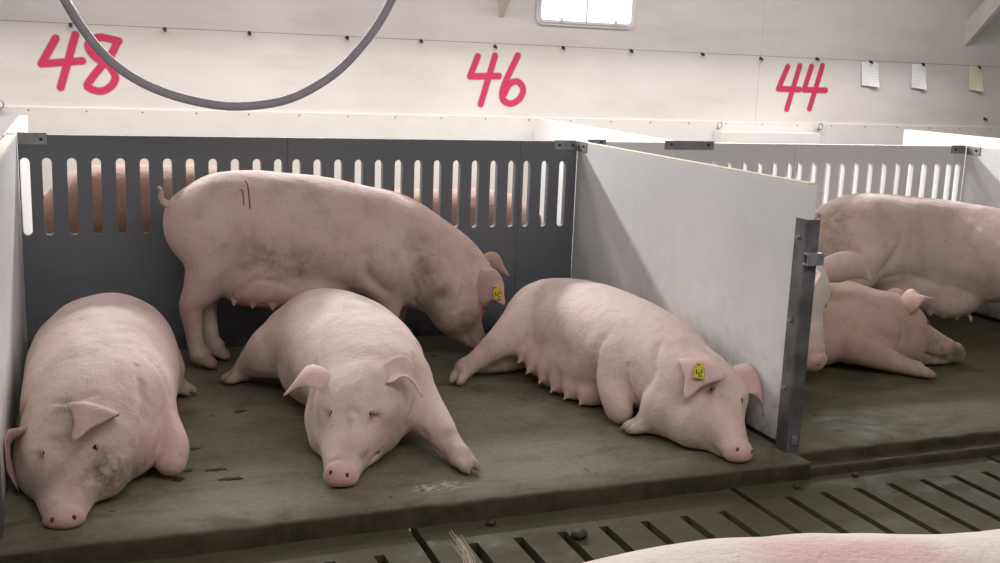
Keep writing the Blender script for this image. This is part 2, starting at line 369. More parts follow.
        for a, b, r, ch, v in s.paint:
            ab = b-a; t = np.clip(((V-a)@ab)/max(ab@ab, 1e-9), 0, 1); d = np.linalg.norm(V-(a+t[:, None]*ab), axis=1)/r
            w = np.clip(1-d, 0, 1); w = w*w*(3-2*w); tone[:, ch] = np.maximum(tone[:, ch], v*w)
        s.V = V; s.mat = mat
        off = np.array(wloc(parent)); me = bpy.data.meshes.new(name)
        me.vertices.add(len(V)); me.vertices.foreach_set('co', (V-off).astype(np.float32).ravel())
        me.loops.add(Q.size); me.loops.foreach_set('vertex_index', Q.ravel().astype(np.int32))
        me.polygons.add(len(Q)); me.polygons.foreach_set('loop_start', np.arange(0, Q.size, 4, dtype=np.int32)); me.polygons.foreach_set('loop_total', np.full(len(Q), 4, np.int32))
        me.polygons.foreach_set('use_smooth', np.ones(len(Q), bool)); me.update(calc_edges=True); me.validate()
        ca = me.color_attributes.new('tone', 'FLOAT_COLOR', 'POINT'); ca.data.foreach_set('color', tone.ravel())
        return link(name, me, mat, parent, (0, 0, 0))
    def head(s, poll, snout, up=(0, 0, 1), w=1.0, tilt=0.6):
        """Sow head between poll and snout tip; returns a function that maps head coordinates to the world."""
        poll, snout = np.array(poll, float), np.array(snout, float); L = np.linalg.norm(snout-poll); f = unit(snout-poll)
        l = unit(np.cross(up, f)); u = np.cross(f, l); R = np.stack([f, l, u], 1); s.hd = (poll, R, L)
        g = lambda x, y, z: poll+R@np.array([x, y*w, z])*L
        def T(rows, k): s.tube([(*g(*r[:3]), r[3]*L*w, r[4]*L) for r in rows], k*L, up=u)
        def B(c, r, k=0.12, cut=False): s.blob(g(*c), (r[0]*L, r[1]*L*w, r[2]*L), k*L, R, cut)
        B((0.17, 0, -0.26), (0.30, 0.26, 0.25))
        for sg in (-1, 1):
            B((0.15, sg*0.175, -0.44), (0.30, 0.175, 0.25), 0.16)
            B((0.30, sg*0.15, -0.11), (0.13, 0.09, 0.07), 0.12)
            B((0.45, sg*0.13, -0.36), (0.20, 0.10, 0.14), 0.16)
        T([(0.20, 0, -0.265, 0.245, 0.25), (0.42, 0, -0.27, 0.225, 0.235), (0.62, 0, -0.235, 0.187, 0.195), (0.80, 0, -0.185, 0.146, 0.150), (0.95, 0, -0.135, 0.116, 0.112)], 0.10)
        T([(0.05, 0, -0.50, 0.23, 0.19), (0.35, 0, -0.48, 0.215, 0.165), (0.62, 0, -0.39, 0.165, 0.125), (0.87, 0, -0.275, 0.105, 0.072)], 0.05)
        ft = math.cos(tilt)*f+math.sin(tilt)*u; ut = np.cross(ft, l); RT = np.stack([ft, l, ut], 1); s.disc = (g(0.965, 0, -0.125), RT)
        s.blob(s.disc[0], (0.034*L, 0.122*L*w, 0.116*L), 0.035*L, RT)
        s.tube([(*(s.disc[0]+RT@np.array([-0.030, 0.128*w*math.cos(q), 0.116*math.sin(q)])*L), 0.004, 0.004) for q in np.linspace(0, 2*PI, 24)], 0.012, up=ft, n=60, cut=True)
        for q in (0.86, 0.78): s.tube([(*(g(q, y*0.125*w, -0.175+0.135*math.sqrt(max(1-y*y, 0))+0.02)), 0.0025, 0.0025) for y in np.linspace(-0.85, 0.85, 12)], 0.012, n=40, cut=True)
        for sg in (-1, 1):                                           # eye socket, mouth corner groove
            B((0.46, sg*0.185, -0.050), (0.055, 0.030, 0.026), 0.05, True)
            s.tube([(*g(0.93, sg*0.11, -0.235), 0.007, 0.008), (*g(0.75, sg*0.155, -0.285), 0.008, 0.008), (*g(0.54, sg*0.21, -0.325), 0.008, 0.007)], 0.012, cut=True)
            s.mark(g(0.46, sg*0.18, -0.07), g(0.42, sg*0.18, -0.07), 0.05, 'r', 0.7); s.mark(g(0.46, sg*0.18, -0.07), g(0.46, sg*0.18, -0.07), 0.03, 'g', 0.7)
            s.mark(g(0.86, sg*0.11, -0.27), g(0.55, sg*0.18, -0.36), 0.03, 'g', 0.55)
        s.mark(s.disc[0]-l*0.02+ft*0.012, s.disc[0]+l*0.02+ft*0.012, 0.070, 'r', 2.2); s.mark(s.disc[0]-ut*0.05-l*0.03, s.disc[0]-ut*0.05+l*0.03, 0.028, 'b', 0.5)
        s.mark(g(0.75, 0, -0.1), g(0.9, 0, -0.1), 0.12, 'r', 0.55)
        return g

def head_ear(B, g, parent, sg, mid, tip, across, width, at=(0.05, 0.21, 0.02), **kw):
    poll, R, L = B.hd; t = g(at[0], sg*at[1], at[2]); p = B.V[np.argmin(((B.V-t)**2).sum(1))]; inw = unit(g(0.15, 0, -0.28)-p)
    D = lambda v: R@np.array([v[0], sg*v[1], v[2]])*L
    B.ears = getattr(B, 'ears', []); B.ears.append((p, D(mid), D(tip), D(across)))
    return ear('ear', parent, B.mat, p+inw*0.022, p+D(mid), p+D(tip), D(across), width, **kw)
def ear(name, parent, mat, base, mid, tip, across, width, cup=0.25, pink=0.5, label=None, curl=0.0, dirt=0.0, clamp=(-99, 99)):
    """Leaf-shaped ear: thin two-sided shell along base-mid-tip."""
    nu, nv = 16, 11; C = spline([base, mid, tip], nu); ac = unit(across); th = 0.0045; bm = bmesh.new(); lay = bm.verts.layers.float_color.new('tone')
    prof = lambda u: (0.50+0.62*math.sin(PI*min(u*1.15+0.12, 1.0)))*(1-u**3.2)**0.75 if u < 1 else 0
    top, bot = [], []
    for i in range(nu):
        u = i/(nu-1); t = unit(C[min(i+1, nu-1)]-C[max(i-1, 0)]); a = unit(ac-t*(ac@t)); n = np.cross(t, a); wd = width*0.5*max(prof(u), 0.03)
        rt, rb = [], []
        for j in range(nv):
            v = -1+2*j/(nv-1); p = C[i]+a*v*wd+n*(cup*wd*(v*v-0.35)*(1-0.35*u)+curl*wd*max(v, 0)**2.5); e = th*(1-0.75*abs(v)**4)*(1-0.5*u)
            q1 = bm.verts.new(Vector(p+n*e)); q2 = bm.verts.new(Vector(p-n*e)); q1.co.x = min(max(q1.co.x, clamp[0]), clamp[1]); q2.co.x = min(max(q2.co.x, clamp[0]+0.003), clamp[1]-0.003); ins = 0.35+0.25*(1-abs(v))
            q1[lay] = (pink*0.6, dirt*u, 0, 1); q2[lay] = (pink*ins*1.8, dirt*u*0.5, 0, 1); rt.append(q1); rb.append(q2)
        top.append(rt); bot.append(rb)
    for i in range(nu-1):
        for j in range(nv-1):
            bm.faces.new((top[i][j], top[i][j+1], top[i+1][j+1], top[i+1][j])); bm.faces.new((bot[i][j+1], bot[i][j], bot[i+1][j], bot[i+1][j+1]))
        for j, fl in ((0, 0), (nv-1, 1)):
            q = (top[i][j], top[i+1][j], bot[i+1][j], bot[i][j]); bm.faces.new(q if not fl else q[::-1])
    for j in range(nv-1):
        bm.faces.new((top[0][j+1], top[0][j], bot[0][j], bot[0][j+1])); bm.faces.new((top[-1][j], top[-1][j+1], bot[-1][j+1], bot[-1][j]))
    o = bm_done(bm, name, mat, parent, off=Vector(base), smooth=True)
    if label: o['label'] = label
    return o
def eyes(B, g, parent):
    poll, R, L = B.hd
    for sg in (-1, 1):
        t = g(0.46, sg*0.185, 0.02); p = B.V[np.argmin(((B.V-t)**2).sum(1))]; c = p-R@np.array([0.001, sg*0.004, 0.003])
        bm = bmesh.new(); bmesh.ops.create_uvsphere(bm, u_segments=12, v_segments=8, radius=0.0095)
        bmesh.ops.translate(bm, verts=bm.verts, vec=[float(q) for q in c]); e = bm_done(bm, 'eye', M['eye'], parent, off=c, smooth=True)
        bm = bmesh.new(); lay = bm.verts.layers.float_color.new('tone'); n = R@np.array([0.25, sg*0.95, 0.15]); n = unit(n); a1 = unit(R@np.array([1, 0, -0.25])); a1 = unit(a1-n*(a1@n)); a2 = np.cross(n, a1)
        tube_bm(bm, [c+n*0.0055+a1*0.0125*math.cos(q)+a2*0.0065*math.sin(q) for q in np.linspace(0, 2*PI, 17)], 0.0034, 6)
        for v in bm.verts: v[lay] = (0.5, 0.5, 0.25, 1)
        bm_done(bm, 'eyelid', B.mat, e, off=c, smooth=True)
def nostrils(B, g, parent, w=1.0):
    poll, R, L = B.hd; dc, RT = B.disc
    for sg in (-1, 1):
        bm = bmesh.new(); bmesh.ops.create_uvsphere(bm, u_segments=10, v_segments=6, radius=1.0)
        c = dc+RT@np.array([0.031, sg*0.042, 0.030])*L; c = B.V[np.argmin(((B.V-c)**2).sum(1))]-RT[:, 0]*0.001
        for v in bm.verts: v.co = Vector([float(q) for q in c+RT@np.array([v.co.x*0.003, v.co.y*0.0075+sg*v.co.z*0.002, v.co.z*0.0105])])
        bm_done(bm, 'nostril', M['nostril'], parent, off=Vector(c), smooth=True)
def ear_tag(parent, B, i, u, n, up):
    """Yellow button tag with a smaller front plate and dark worn print."""
    p, dm, dt, ac = B.ears[i]; n = unit(n); c = spline([p, p+dm, p+dt], 21)[int(u*20)]+n*0.016; u = unit(np.array(up)-n*(np.array(up)@n)); a = np.cross(u, n); R = np.stack([a, u, n], 1)
    bm = bmesh.new()
    def plate(cx, cz, w, h, z0, z1):
        t = bmesh.new(); box(t, (cx-w/2, cz-h/2, z0), (cx+w/2, cz+h/2, z1), min(w, h)*0.12)
        for v in t.verts: v.co = Vector(c+R@np.array(v.co))
        me = bpy.data.meshes.new('t'); t.to_mesh(me); t.free(); bm.from_mesh(me); bpy.data.meshes.remove(me)
    plate(0, -0.012, 0.042, 0.046, 0.002, 0.006); plate(0, 0.020, 0.030, 0.026, 0.002, 0.007)
    o = bm_done(bm, 'ear_tag', M['tag'], parent, off=Vector(c), smooth=False); o['label'] = 'yellow plastic ear tag'
    bm = bmesh.new()
    for (x, y, w, h) in ((-0.010, -0.008, 0.005, 0.020), (0.0, -0.014, 0.006, 0.010), (0.009, -0.006, 0.005, 0.014), (0.004, -0.024, 0.012, 0.005), (-0.005, 0.022, 0.010, 0.006)):
        plate(x, y, w, h, 0.0055, 0.0078)
    bm_done(bm, 'tag_marking', M['tagmark'], o, off=Vector(c))
def tail(parent, pts, mat, r0=0.018, r1=0.006):
    P = spline(pts, 18); bm = bmesh.new(); lay = bm.verts.layers.float_color.new('tone'); tube_bm(bm, P, np.linspace(r0, r1, 18), 8)
    for v in bm.verts: v[lay] = (0.5, 0.15, 0, 1)
    return bm_done(bm, 'tail', mat, parent, off=Vector(pts[0]), smooth=True)
def surface_line(B, pts, r, name, parent, mat, n=12):
    P = spline(pts, n); out = []
    for p in P: out.append(B.V[np.argmin(((B.V-p)**2).sum(1))])
    bm = bmesh.new(); tube_bm(bm, out, r, 6); return bm_done(bm, name, mat, parent, off=Vector(out[0]), smooth=True)
def teats(B, row, r=0.012, l=0.03, d=(0, 0, -1)):
    for p in row:
        p = np.array(p, float); q = p+unit(d)*l; B.tube([(*p, r*1.3, r*1.3), (*q, r*0.55, r*0.55)], 0.012, n=6); B.mark(p, q, 0.035, 'r', 1.0)
# ------------------------------------------------------------------ the setting
def pad(name, x0, x1, y0, y1, z0, z1, mat, seed=0, amp=0.014):
    """Concrete pad with a worn, uneven rounded front lip at y0."""
    from mathutils import noise as mn
    bm = bmesh.new(); nx = int((x1-x0)/0.03); rows = []
    prof = [(0.0, z0), (0.002, z0+0.3*(z1-z0)), (0.003, z1-0.012), (0.007, z1-0.003), (0.016, z1)] + [(d, z1) for d in (0.08, 0.16, 0.3, 0.6, 1.0, 1.5)] + [(y1-y0, z1)]
    for i in range(nx+1):
        x = x0+(x1-x0)*i/nx; r = []
        for d, z in prof:
            w = max(0, 1-d/0.2); e = w*amp*(mn.noise((x*2.2, z*6+seed, d*4))+0.7*mn.noise((x*9, z*16+seed, 3.1))+0.4*mn.noise((x*26, z*30, seed)))
            e2 = 0.0 if z < z1 or d > y1-y0-0.01 else 0.0035*mn.noise((x*3, (y0+d)*3, seed))*min(1, d/0.1)
            r.append(bm.verts.new((x, y0+d+e, z+e2)))
        rows.append(r)
    for a, b in zip(rows, rows[1:]):
        for j in range(len(prof)-1): bm.faces.new((a[j], b[j], b[j+1], a[j+1]))
    o = bm_done(bm, name, mat, smooth=True); o['kind'] = 'structure'; return o
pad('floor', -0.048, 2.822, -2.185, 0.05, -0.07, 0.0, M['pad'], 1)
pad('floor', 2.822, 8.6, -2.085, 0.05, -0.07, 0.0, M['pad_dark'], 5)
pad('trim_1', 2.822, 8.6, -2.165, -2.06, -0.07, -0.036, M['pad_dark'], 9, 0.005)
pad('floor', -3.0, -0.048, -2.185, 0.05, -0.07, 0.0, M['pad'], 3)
tag(boxo('floor', (-3, 0.05, -0.07), (9, 2.6, -0.001), M['pad_dark']), kind='structure')
tag(boxo('floor', (-3, -7, -0.62), (9, -2.0, -0.60), M['hole']), kind='structure')
for i in range(-2, 5):                                              # slatted slabs of the aisle, joints every 1.24 m
    xa = 2.48+1.24*(i-1); a, b = xa+0.013, xa+1.24-0.013; ys = -2.35 if i < 1 else -2.30; ye = ys-0.95
    bm = bmesh.new()
    for y0, y1 in ((ys, -2.13), (ye-0.2, ye)): box(bm, (a, y0, -0.19), (b, y1, -0.07))
    box(bm, (a, -6.2, -0.19), (b, ye-0.2, -0.07))
    slab = bm_done(bm, 'floor', M['slat']); slab['kind'] = 'structure'
    edges = [xa+0.155*q for q in range(9)]; me0 = None
    for q in range(8):
        x0 = a if q == 0 else edges[q]+0.0165; x1 = b if q == 7 else edges[q+1]-0.0165
        boxo('slat', (x0, ye, -0.19), (x1, ys, -0.07), M['slat'], slab)

# back wall: dark backing with lining sheets, nails, numbers
wall = tag(boxo('wall_back', (-3, 2.556, -0.07), (10.5, 2.66, 2.8), M['hole']), kind='structure')
xs = [-3.0, 5.66, 10.46]
for z0, z1 in ((1.05, 1.606), (1.6085, 2.8)):
    for a, b in zip(xs, xs[1:]): boxo('wall_sheet', (a+0.001, 2.55, z0), (b-0.001, 2.556, z1), M['wall'], wall)
tag(boxo('trim_2', (-3, 2.532, -0.01), (10.5, 2.556, 1.055), M['trim'], None, 0.003), kind='structure')
tag(boxo('ceiling', (-3, -7.5, 2.8), (10.5, 2.66, 2.86), M['wall']), kind='structure')
for x, z in [(0.24, 1.60), (0.84, 1.60), (1.41, 1.60), (2.11, 1.60), (2.67, 1.60), (3.26, 1.585), (3.83, 1.60), (4.43, 1.60), (5.09, 1.60), (5.66, 1.585), (6.23, 1.605), (6.80, 1.60), (7.38, 1.60), (8.03, 1.60), (8.18, 1.13)]:
    bm = bmesh.new(); cyl(bm, (x, 2.552, z), (x, 2.525, z-0.004), 0.014, 0.010, 8); cyl(bm, (x, 2.528, z-0.004), (x, 2.512, z-0.016), 0.008, 0.006, 8); bm_done(bm, 'bolt', M['bolt'], wall)
for i in range(26):
    x = -0.4+0.36*i; bm = bmesh.new(); cyl(bm, (x, 2.534, 1.033), (x, 2.528, 1.033), 0.006, 0.004, 6); bm_done(bm, 'screw', M['bolt'], wall)
for x, z in ((-0.21, 1.04), (5.28, 0.995), (6.30, 1.0)):
    bm = bmesh.new(); tube_bm(bm, [(x+0.022*math.cos(t), 2.50, z+0.03+0.026*math.sin(t)) for t in np.linspace(-1.2, 4.2, 12)], 0.005, 6); cyl(bm, (x, 2.535, z), (x, 2.495, z), 0.006); bm_done(bm, 'hook', M['steel'], wall)
tag(boxo('trim_3', (5.24, 2.40, 0.86), (6.23, 2.53, 0.975), M['trim'], None, 0.004), kind='structure')

def number(label, strokes, r=0.0155):
    """Flat spray paint: a fine grid on the wall that covers where a stroke passes."""
    S = []; cx, cz = np.mean([p for st in strokes for p in st], 0)
    strokes = [[(cx+(x-cx)*0.94, cz-0.015+(z-cz)*0.94) for x, z in st] for st in strokes]
    for st in strokes:
        st = [(x, 0, z) for x, z in st]; P = spline(st, 60) if len(st) > 3 else np.array(st, float)
        S += [(a[[0, 2]], b[[0, 2]]) for a, b in zip(P, P[1:])]
    E = np.array([p for q in S for p in q]); lo, hi = E.min(0)-0.06, E.max(0)+0.06; h = 0.005
    X, Z = np.meshgrid(np.arange(lo[0], hi[0], h), np.arange(lo[1], hi[1], h), indexing='ij'); D = np.full(X.shape, 9.0)
    for a, b in S:
        ab = b-a; t = np.clip(((X-a[0])*ab[0]+(Z-a[1])*ab[1])/max(ab@ab, 1e-9), 0, 1); D = np.minimum(D, np.hypot(X-a[0]-t*ab[0], Z-a[1]-t*ab[1]))
    C = np.clip((2.0*r-D)/(1.5*r), 0, 1); bm = bmesh.new(); lay = bm.verts.layers.float_color.new('cover'); V = {}
    def vert(i, j):
        if (i, j) not in V:
            v = bm.verts.new((X[i, j], 2.549, Z[i, j])); v[lay] = (C[i, j],)*3+(1,); V[i, j] = v
        return V[i, j]
    K = C > 0
    for i, j in np.argwhere(K[:-1, :-1] | K[1:, :-1] | K[:-1, 1:] | K[1:, 1:]): bm.faces.new((vert(i, j), vert(i+1, j), vert(i+1, j+1), vert(i, j+1)))
    o = bm_done(bm, 'painted_number', M['spray'], wall); o['label'] = label
number('red spray-painted number 48', [[(0.13, 1.53), (0.03, 1.35), (0.30, 1.38)], [(0.26, 1.56), (0.15, 1.19)],
       [(0.55, 1.53), (0.42, 1.55), (0.35, 1.51), (0.35, 1.46), (0.40, 1.40), (0.48, 1.35), (0.52, 1.27), (0.48, 1.20), (0.41, 1.17), (0.33, 1.20), (0.36, 1.26), (0.43, 1.35), (0.49, 1.42), (0.54, 1.52)]])
number('red spray-painted number 46', [[(3.11, 1.53), (3.05, 1.37), (3.30, 1.38)], [(3.26, 1.54), (3.15, 1.15)],
       [(3.46, 1.55), (3.35, 1.31), (3.34, 1.20), (3.41, 1.16), (3.49, 1.20), (3.52, 1.28), (3.47, 1.34), (3.40, 1.32), (3.35, 1.23)]])
number('red spray-painted number 44', [[(5.93, 1.55), (5.85, 1.35), (6.08, 1.35)], [(6.06, 1.56), (5.96, 1.17)], [(6.19, 1.56), (6.13, 1.35), (6.37, 1.35)], [(6.31, 1.57), (6.21, 1.18)]])

# window in the back wall
def rrect(x0, x1, z0, z1, r, n=6):
    out = []
    for cx, cz, a0 in ((x1-r, z1-r, 0), (x0+r, z1-r, PI/2), (x0+r, z0+r, PI), (x1-r, z0+r, 1.5*PI)):
        out += [(cx+r*math.cos(a0+t*PI/2/n), cz+r*math.sin(a0+t*PI/2/n)) for t in range(n+1)]
    return out
def ring_frame(bm, outer, inner, y0, y1):
    V = [[bm.verts.new((x, y, z)) for x, z in loop] for loop, y in ((outer, y0), (outer, y1), (inner, y1), (inner, y0))]; n = len(outer)
    for a, b in zip(V, V[1:]+V[:1]):
        for i in range(n): bm.faces.new((a[i], a[(i+1) % n], b[(i+1) % n], b[i]))
bm = bmesh.new(); ring_frame(bm, rrect(3.585, 4.44, 1.765, 2.42, 0.06), rrect(3.605, 4.42, 1.785, 2.40, 0.045), 2.55, 2.532)
ring_frame(bm, rrect(3.605, 4.42, 1.785, 2.40, 0.045), rrect(3.625, 4.40, 1.805, 2.38, 0.03), 2.55, 2.520)
win = bm_done(bm, 'window_1', M['frame'], off=(4.0, 2.54, 1.77)); win['kind'] = 'structure'
boxo('pane', (3.622, 2.536, 1.80), (4.403, 2.545, 2.385), M['daylight'], win)
boxo('window_bar', (4.005, 2.526, 1.80), (4.02, 2.536, 2.385), M['frame'], win)
for x in (3.78, 4.25): boxo('window_catch', (x, 2.512, 1.79), (x+0.03, 2.522, 1.825), M['frame'], win, 0.003)

# knee braces from the wall up to the roof, drop hose, record sheets
for x, z, lb in ((3.30, 1.80, 'white timber knee brace left of the window'), (7.86, 1.78, 'white timber knee brace at top right above the sheets')):
    bm = bmesh.new(); y, w = 2.55, 0.16
    pr = [(y, z), (y, z+w*1.5), (y-0.90, z+w*1.5+0.86), (y-1.05, z+1.02)]
    pr = [(yy, min(zz, 2.8)) for yy, zz in pr]
    f1 = [bm.verts.new((x-0.022, a, b)) for a, b in pr]; f2 = [bm.verts.new((x+0.022, a, b)) for a, b in pr]
    bm.faces.new(f1); bm.faces.new(f2[::-1])
    for i in range(4): bm.faces.new((f1[i], f2[i], f2[(i+1) % 4], f1[(i+1) % 4]))
    o = bm_done(bm, 'knee_brace', M['timber']); tag(o, lb, 'brace', 'knee braces on the back wall')
bm = bmesh.new()
hp = spline([(0.02, -0.5, 2.8), (0.09, -0.5, 2.1), (0.17, -0.5, 1.78), (0.23, -0.5, 1.63), (0.30, -0.5, 1.51), (0.39, -0.5, 1.40), (0.50, -0.5, 1.32), (0.63, -0.5, 1.265), (0.78, -0.5, 1.23), (0.92, -0.5, 1.22), (1.10, -0.5, 1.245), (1.23, -0.5, 1.30), (1.35, -0.5, 1.38), (1.44, -0.5, 1.47), (1.53, -0.5, 1.585), (1.60, -0.5, 1.71), (1.70, -0.5, 1.95), (1.82, -0.5, 2.8)], 90)
tube_bm(bm, hp, 0.0195, 12); tag(bm_done(bm, 'hose', M['hose'], off=(0.02, -0.5, 2.8), smooth=True), 'grey flexible hose hanging in a loop from the ceiling', 'hose')
for x0, x1, z0, z1, m, lb in ((6.71, 6.89, 1.395, 1.595, 'paper', 'white record sheet pinned to wall, nearest the number 44'), (7.26, 7.42, 1.39, 1.60, 'paper', 'white record sheet pinned to wall, middle one of three'), (7.92, 8.08, 1.39, 1.605, 'paper_yellow', 'yellowish record sheet pinned to wall at far right')):
    bm = bmesh.new(); nx, nz = 6, 8; vs = []
    for i in range(nx+1):
        r = []
        for j in range(nz+1):
            u, v = i/nx, j/nz; cu = 0.016*(1-v)**2*(1.4 if u > 0.5 else 0.6)*abs(u-0.4)*2
            r.append(bm.verts.new((x0+(x1-x0)*u+0.012*(1-v), 2.546-0.006*math.sin(u*PI)-cu-0.008*(1-v), z0+(z1-z0)*v-0.014*u*(1-v))))
        vs.append(r)
    for a, b in zip(vs, vs[1:]):
        for j in range(nz): bm.faces.new((a[j], b[j], b[j+1], a[j+1]))
    o = bm_done(bm, 'record_sheet', M[m]); tag(o, lb, 'paper', 'record sheets pinned to the wall')
    sm = o.modifiers.new('thickness', 'SOLIDIFY'); sm.thickness = 0.0012

# pen panels with slots, and dividers
def slotted_board(x0, x1, slots, mat, parent, y0=0.0, th=0.038, z0=0.004, z1=1.05, s0=0.585, s1=0.945, hw=0.021):
    bm = bmesh.new(); seg = 7; loops = []
    def quad(y, pts): bm.faces.new([bm.verts.new((x, y, z)) for x, z in pts])
    xx = [x0]+[e for c in slots for e in (c-hw, c+hw)]+[x1]
    arc_t = lambda c: [(c+hw*math.cos(a), s1-hw+hw*math.sin(a)) for a in np.linspace(0, PI, seg)]
    arc_b = lambda c: [(c-hw*math.cos(a), s0+hw-hw*math.sin(a)) for a in np.linspace(0, PI, seg)]
    for y in (y0, y0+th):
        for i in range(0, len(xx), 2): quad(y, [(xx[i], z0), (xx[i+1], z0), (xx[i+1], z1), (xx[i], z1)])
        for c in slots:
            quad(y, [(c+hw, z1), (c-hw, z1)]+arc_t(c)[::-1]); quad(y, [(c-hw, z0), (c+hw, z0)]+arc_b(c)[::-1])
    for c in slots:
        lp = arc_t(c)+arc_b(c)
        for i in range(len(lp)):
            (xa, za), (xb, zb) = lp[i], lp[(i+1) % len(lp)]
            if abs(xa-xb)+abs(za-zb) < 1e-6: continue
            bm.faces.new([bm.verts.new(p) for p in ((xa, y0, za), (xb, y0, zb), (xb, y0+th, zb), (xa, y0+th, za))])
    for p in ([(x0, z0), (x0, z1)], [(x0, z1), (x1, z1)], [(x1, z1), (x1, z0)], [(x1, z0), (x0, z0)]):
        (xa, za), (xb, zb) = p; bm.faces.new([bm.verts.new(q) for q in ((xa, y0, za), (xb, y0, zb), (xb, y0+th, zb), (xa, y0+th, za))])
    bmesh.ops.remove_doubles(bm, verts=bm.verts, dist=1e-5)
    return bm_done(bm, 'board', mat, parent)
def bracket(parent, a, b, bolts, axis='y'):
    o = boxo('bracket', a, b, M['steel'], parent, 0.0015)
    for p in bolts:
        bm = bmesh.new(); q = Vector(p); d = Vector((0, -0.008, 0)) if axis == 'y' else Vector((-0.008, 0, 0)); cyl(bm, q, q+d, 0.008, 0.006, 8); bm_done(bm, 'bolt', M['bolt'], o)
    return o
gp = empty('pen_fence', (1.4, 0, 0)); tag(gp, 'dark grey slotted plastic panel at the back of the left pen', 'panel', 'slotted panels behind the pens')
gs = [0.012, 0.12, 0.227, 0.333, 0.44, 0.547, 0.652, 0.757, 0.863, 0.968, 1.073, 1.177, 1.268, 1.373, 1.478, 1.583, 1.688, 1.793, 1.898, 2.003, 2.108, 2.213, 2.318, 2.42, 2.508, 2.613, 2.718]
gs[0] = 0.027
for a, b in ((0.001, 1.2215), (1.2235, 2.4635), (2.4655, 2.7988)): slotted_board(a, b, [c for c in gs if a < c < b], M['panel_grey'], gp)
bracket(gp, (0.001, -0.006, 1.005), (0.125, 0.0, 1.060), [(0.10, -0.006, 1.03)])
bracket(gp, (2.66, -0.006, 1.005), (2.788, 0.0, 1.056), [(2.69, -0.006, 1.03), (2.77, -0.006, 1.03)])
wp = empty('pen_fence', (4.2, 0, 0)); tag(wp, 'white slotted plastic panel at the back of the right pen', 'panel', 'slotted panels behind the pens')
ws = [2.92]+[4.19-0.1045*q for q in range(11, -1, -1)]+[4.262+0.1045*q for q in range(11)]+[5.40, 5.47]
for a, b in ((2.848, 2.984), (2.986, 4.224), (4.226, 5.434), (5.436, 5.5208)): slotted_board(a, b, [c for c in ws if a+0.03 < c < b-0.03], M['panel_white'], wp)
bracket(wp, (3.34, -0.006, 1.012), (3.66, 0.0, 1.062), [(3.38, -0.006, 1.04), (3.62, -0.006, 1.04)])
bracket(wp, (2.86, -0.006, 1.038), (2.97, 0.0, 1.062), [(2.94, -0.006, 1.05)])
bracket(wp, (5.40, -0.006, 1.005), (5.508, 0.0, 1.056), [(5.43, -0.006, 1.03)])

def divider(x, label, ya=-0.001, yb=-2.035, post=True, turn=0.0):
    t = empty('pen_divider', (x+0.022, (ya+yb)/2, 0)); tag(t, label, 'divider', 'pen dividers')
    boxo('panel', (x, yb, 0.022 if post else 0.002), (x+0.045, ya, 1.044), M['panel_white'], t, 0.002)
    boxo('top_edge', (x+0.001, yb, 1.044), (x+0.044, ya, 1.050), M['edge'], t)
    if post:
        boxo('gap_shade', (x+0.005, yb, 0.002), (x+0.04, ya-0.02, 0.022), M['bolt'], t)  # dark strip stands in for the shaded gap under the panel
        c = bmesh.new(); zt = 0.915
        box(c, (x-0.007, yb-0.022, 0.001), (x-0.001, yb+0.045, zt), 0.001); box(c, (x+0.046, yb-0.022, 0.001), (x+0.052, yb+0.045, zt), 0.001)
        box(c, (x-0.006, yb-0.028, 0.001), (x+0.051, yb-0.022, zt), 0.001)
        ch = bm_done(c, 'end_channel', M['steel_dirty'], t); ch['label'] = 'worn grey steel channel over the end of the divider'
        for z in (0.845, 0.52, 0.25):
            b = bmesh.new(); cyl(b, (x-0.007, yb+0.02, z), (x-0.017, yb+0.02, z), 0.010, 0.008, 8); bm_done(b, 'bolt', M['steel'], ch)
        cl = bmesh.new(); box(cl, (x-0.012, yb-0.051, 0.745), (x+0.062, yb-0.026, 0.752), 0.001); box(cl, (x-0.012, yb-0.051, 0.785), (x+0.062, yb-0.026, 0.792), 0.001); box(cl, (x-0.012, yb-0.055, 0.745), (x+0.062, yb-0.050, 0.792), 0.001)
        box(cl, (x+0.052, yb-0.051, 0.752), (x+0.058, yb-0.02, 0.785)); bm_done(cl, 'latch_clip', M['steel'], t)
        cl = bmesh.new(); box(cl, (x+0.01, yb-0.036, 0.03), (x+0.035, yb-0.028, 0.065), 0.002); bm_done(cl, 'latch_clip', M['steel'], t)
        bracket(t, (x-0.006, -0.12, 1.0), (x-0.0005, -0.010, 1.054), [(x-0.006, -0.09, 1.03)], 'x')
    t.rotation_euler.z = turn
    return t
divider(2.80, 'white divider panel with steel end channel between the two pens in view')
divider(-0.046, 'white divider panel at far left edge beside the lying sow')
divider(5.522, 'white divider panel at far right edge behind the cut-off standing sow')
divider(3.52, 'white rear divider panel running to the wall under number 46', 2.46, 0.10, False, -0.055)
divider(6.64, 'white rear divider panel running back under the record sheets', 1.85, 0.065, False)
divider(-0.055, 'white rear divider panel under the number 48 at left', 1.52, 0.065, False)
# ------------------------------------------------------------------ the sows
def sow(loc, label, group=None):
    r = empty('sow', loc); return tag(r, label, 'sow', 'sows in the barn')
def A(*p): return np.array(p, float)

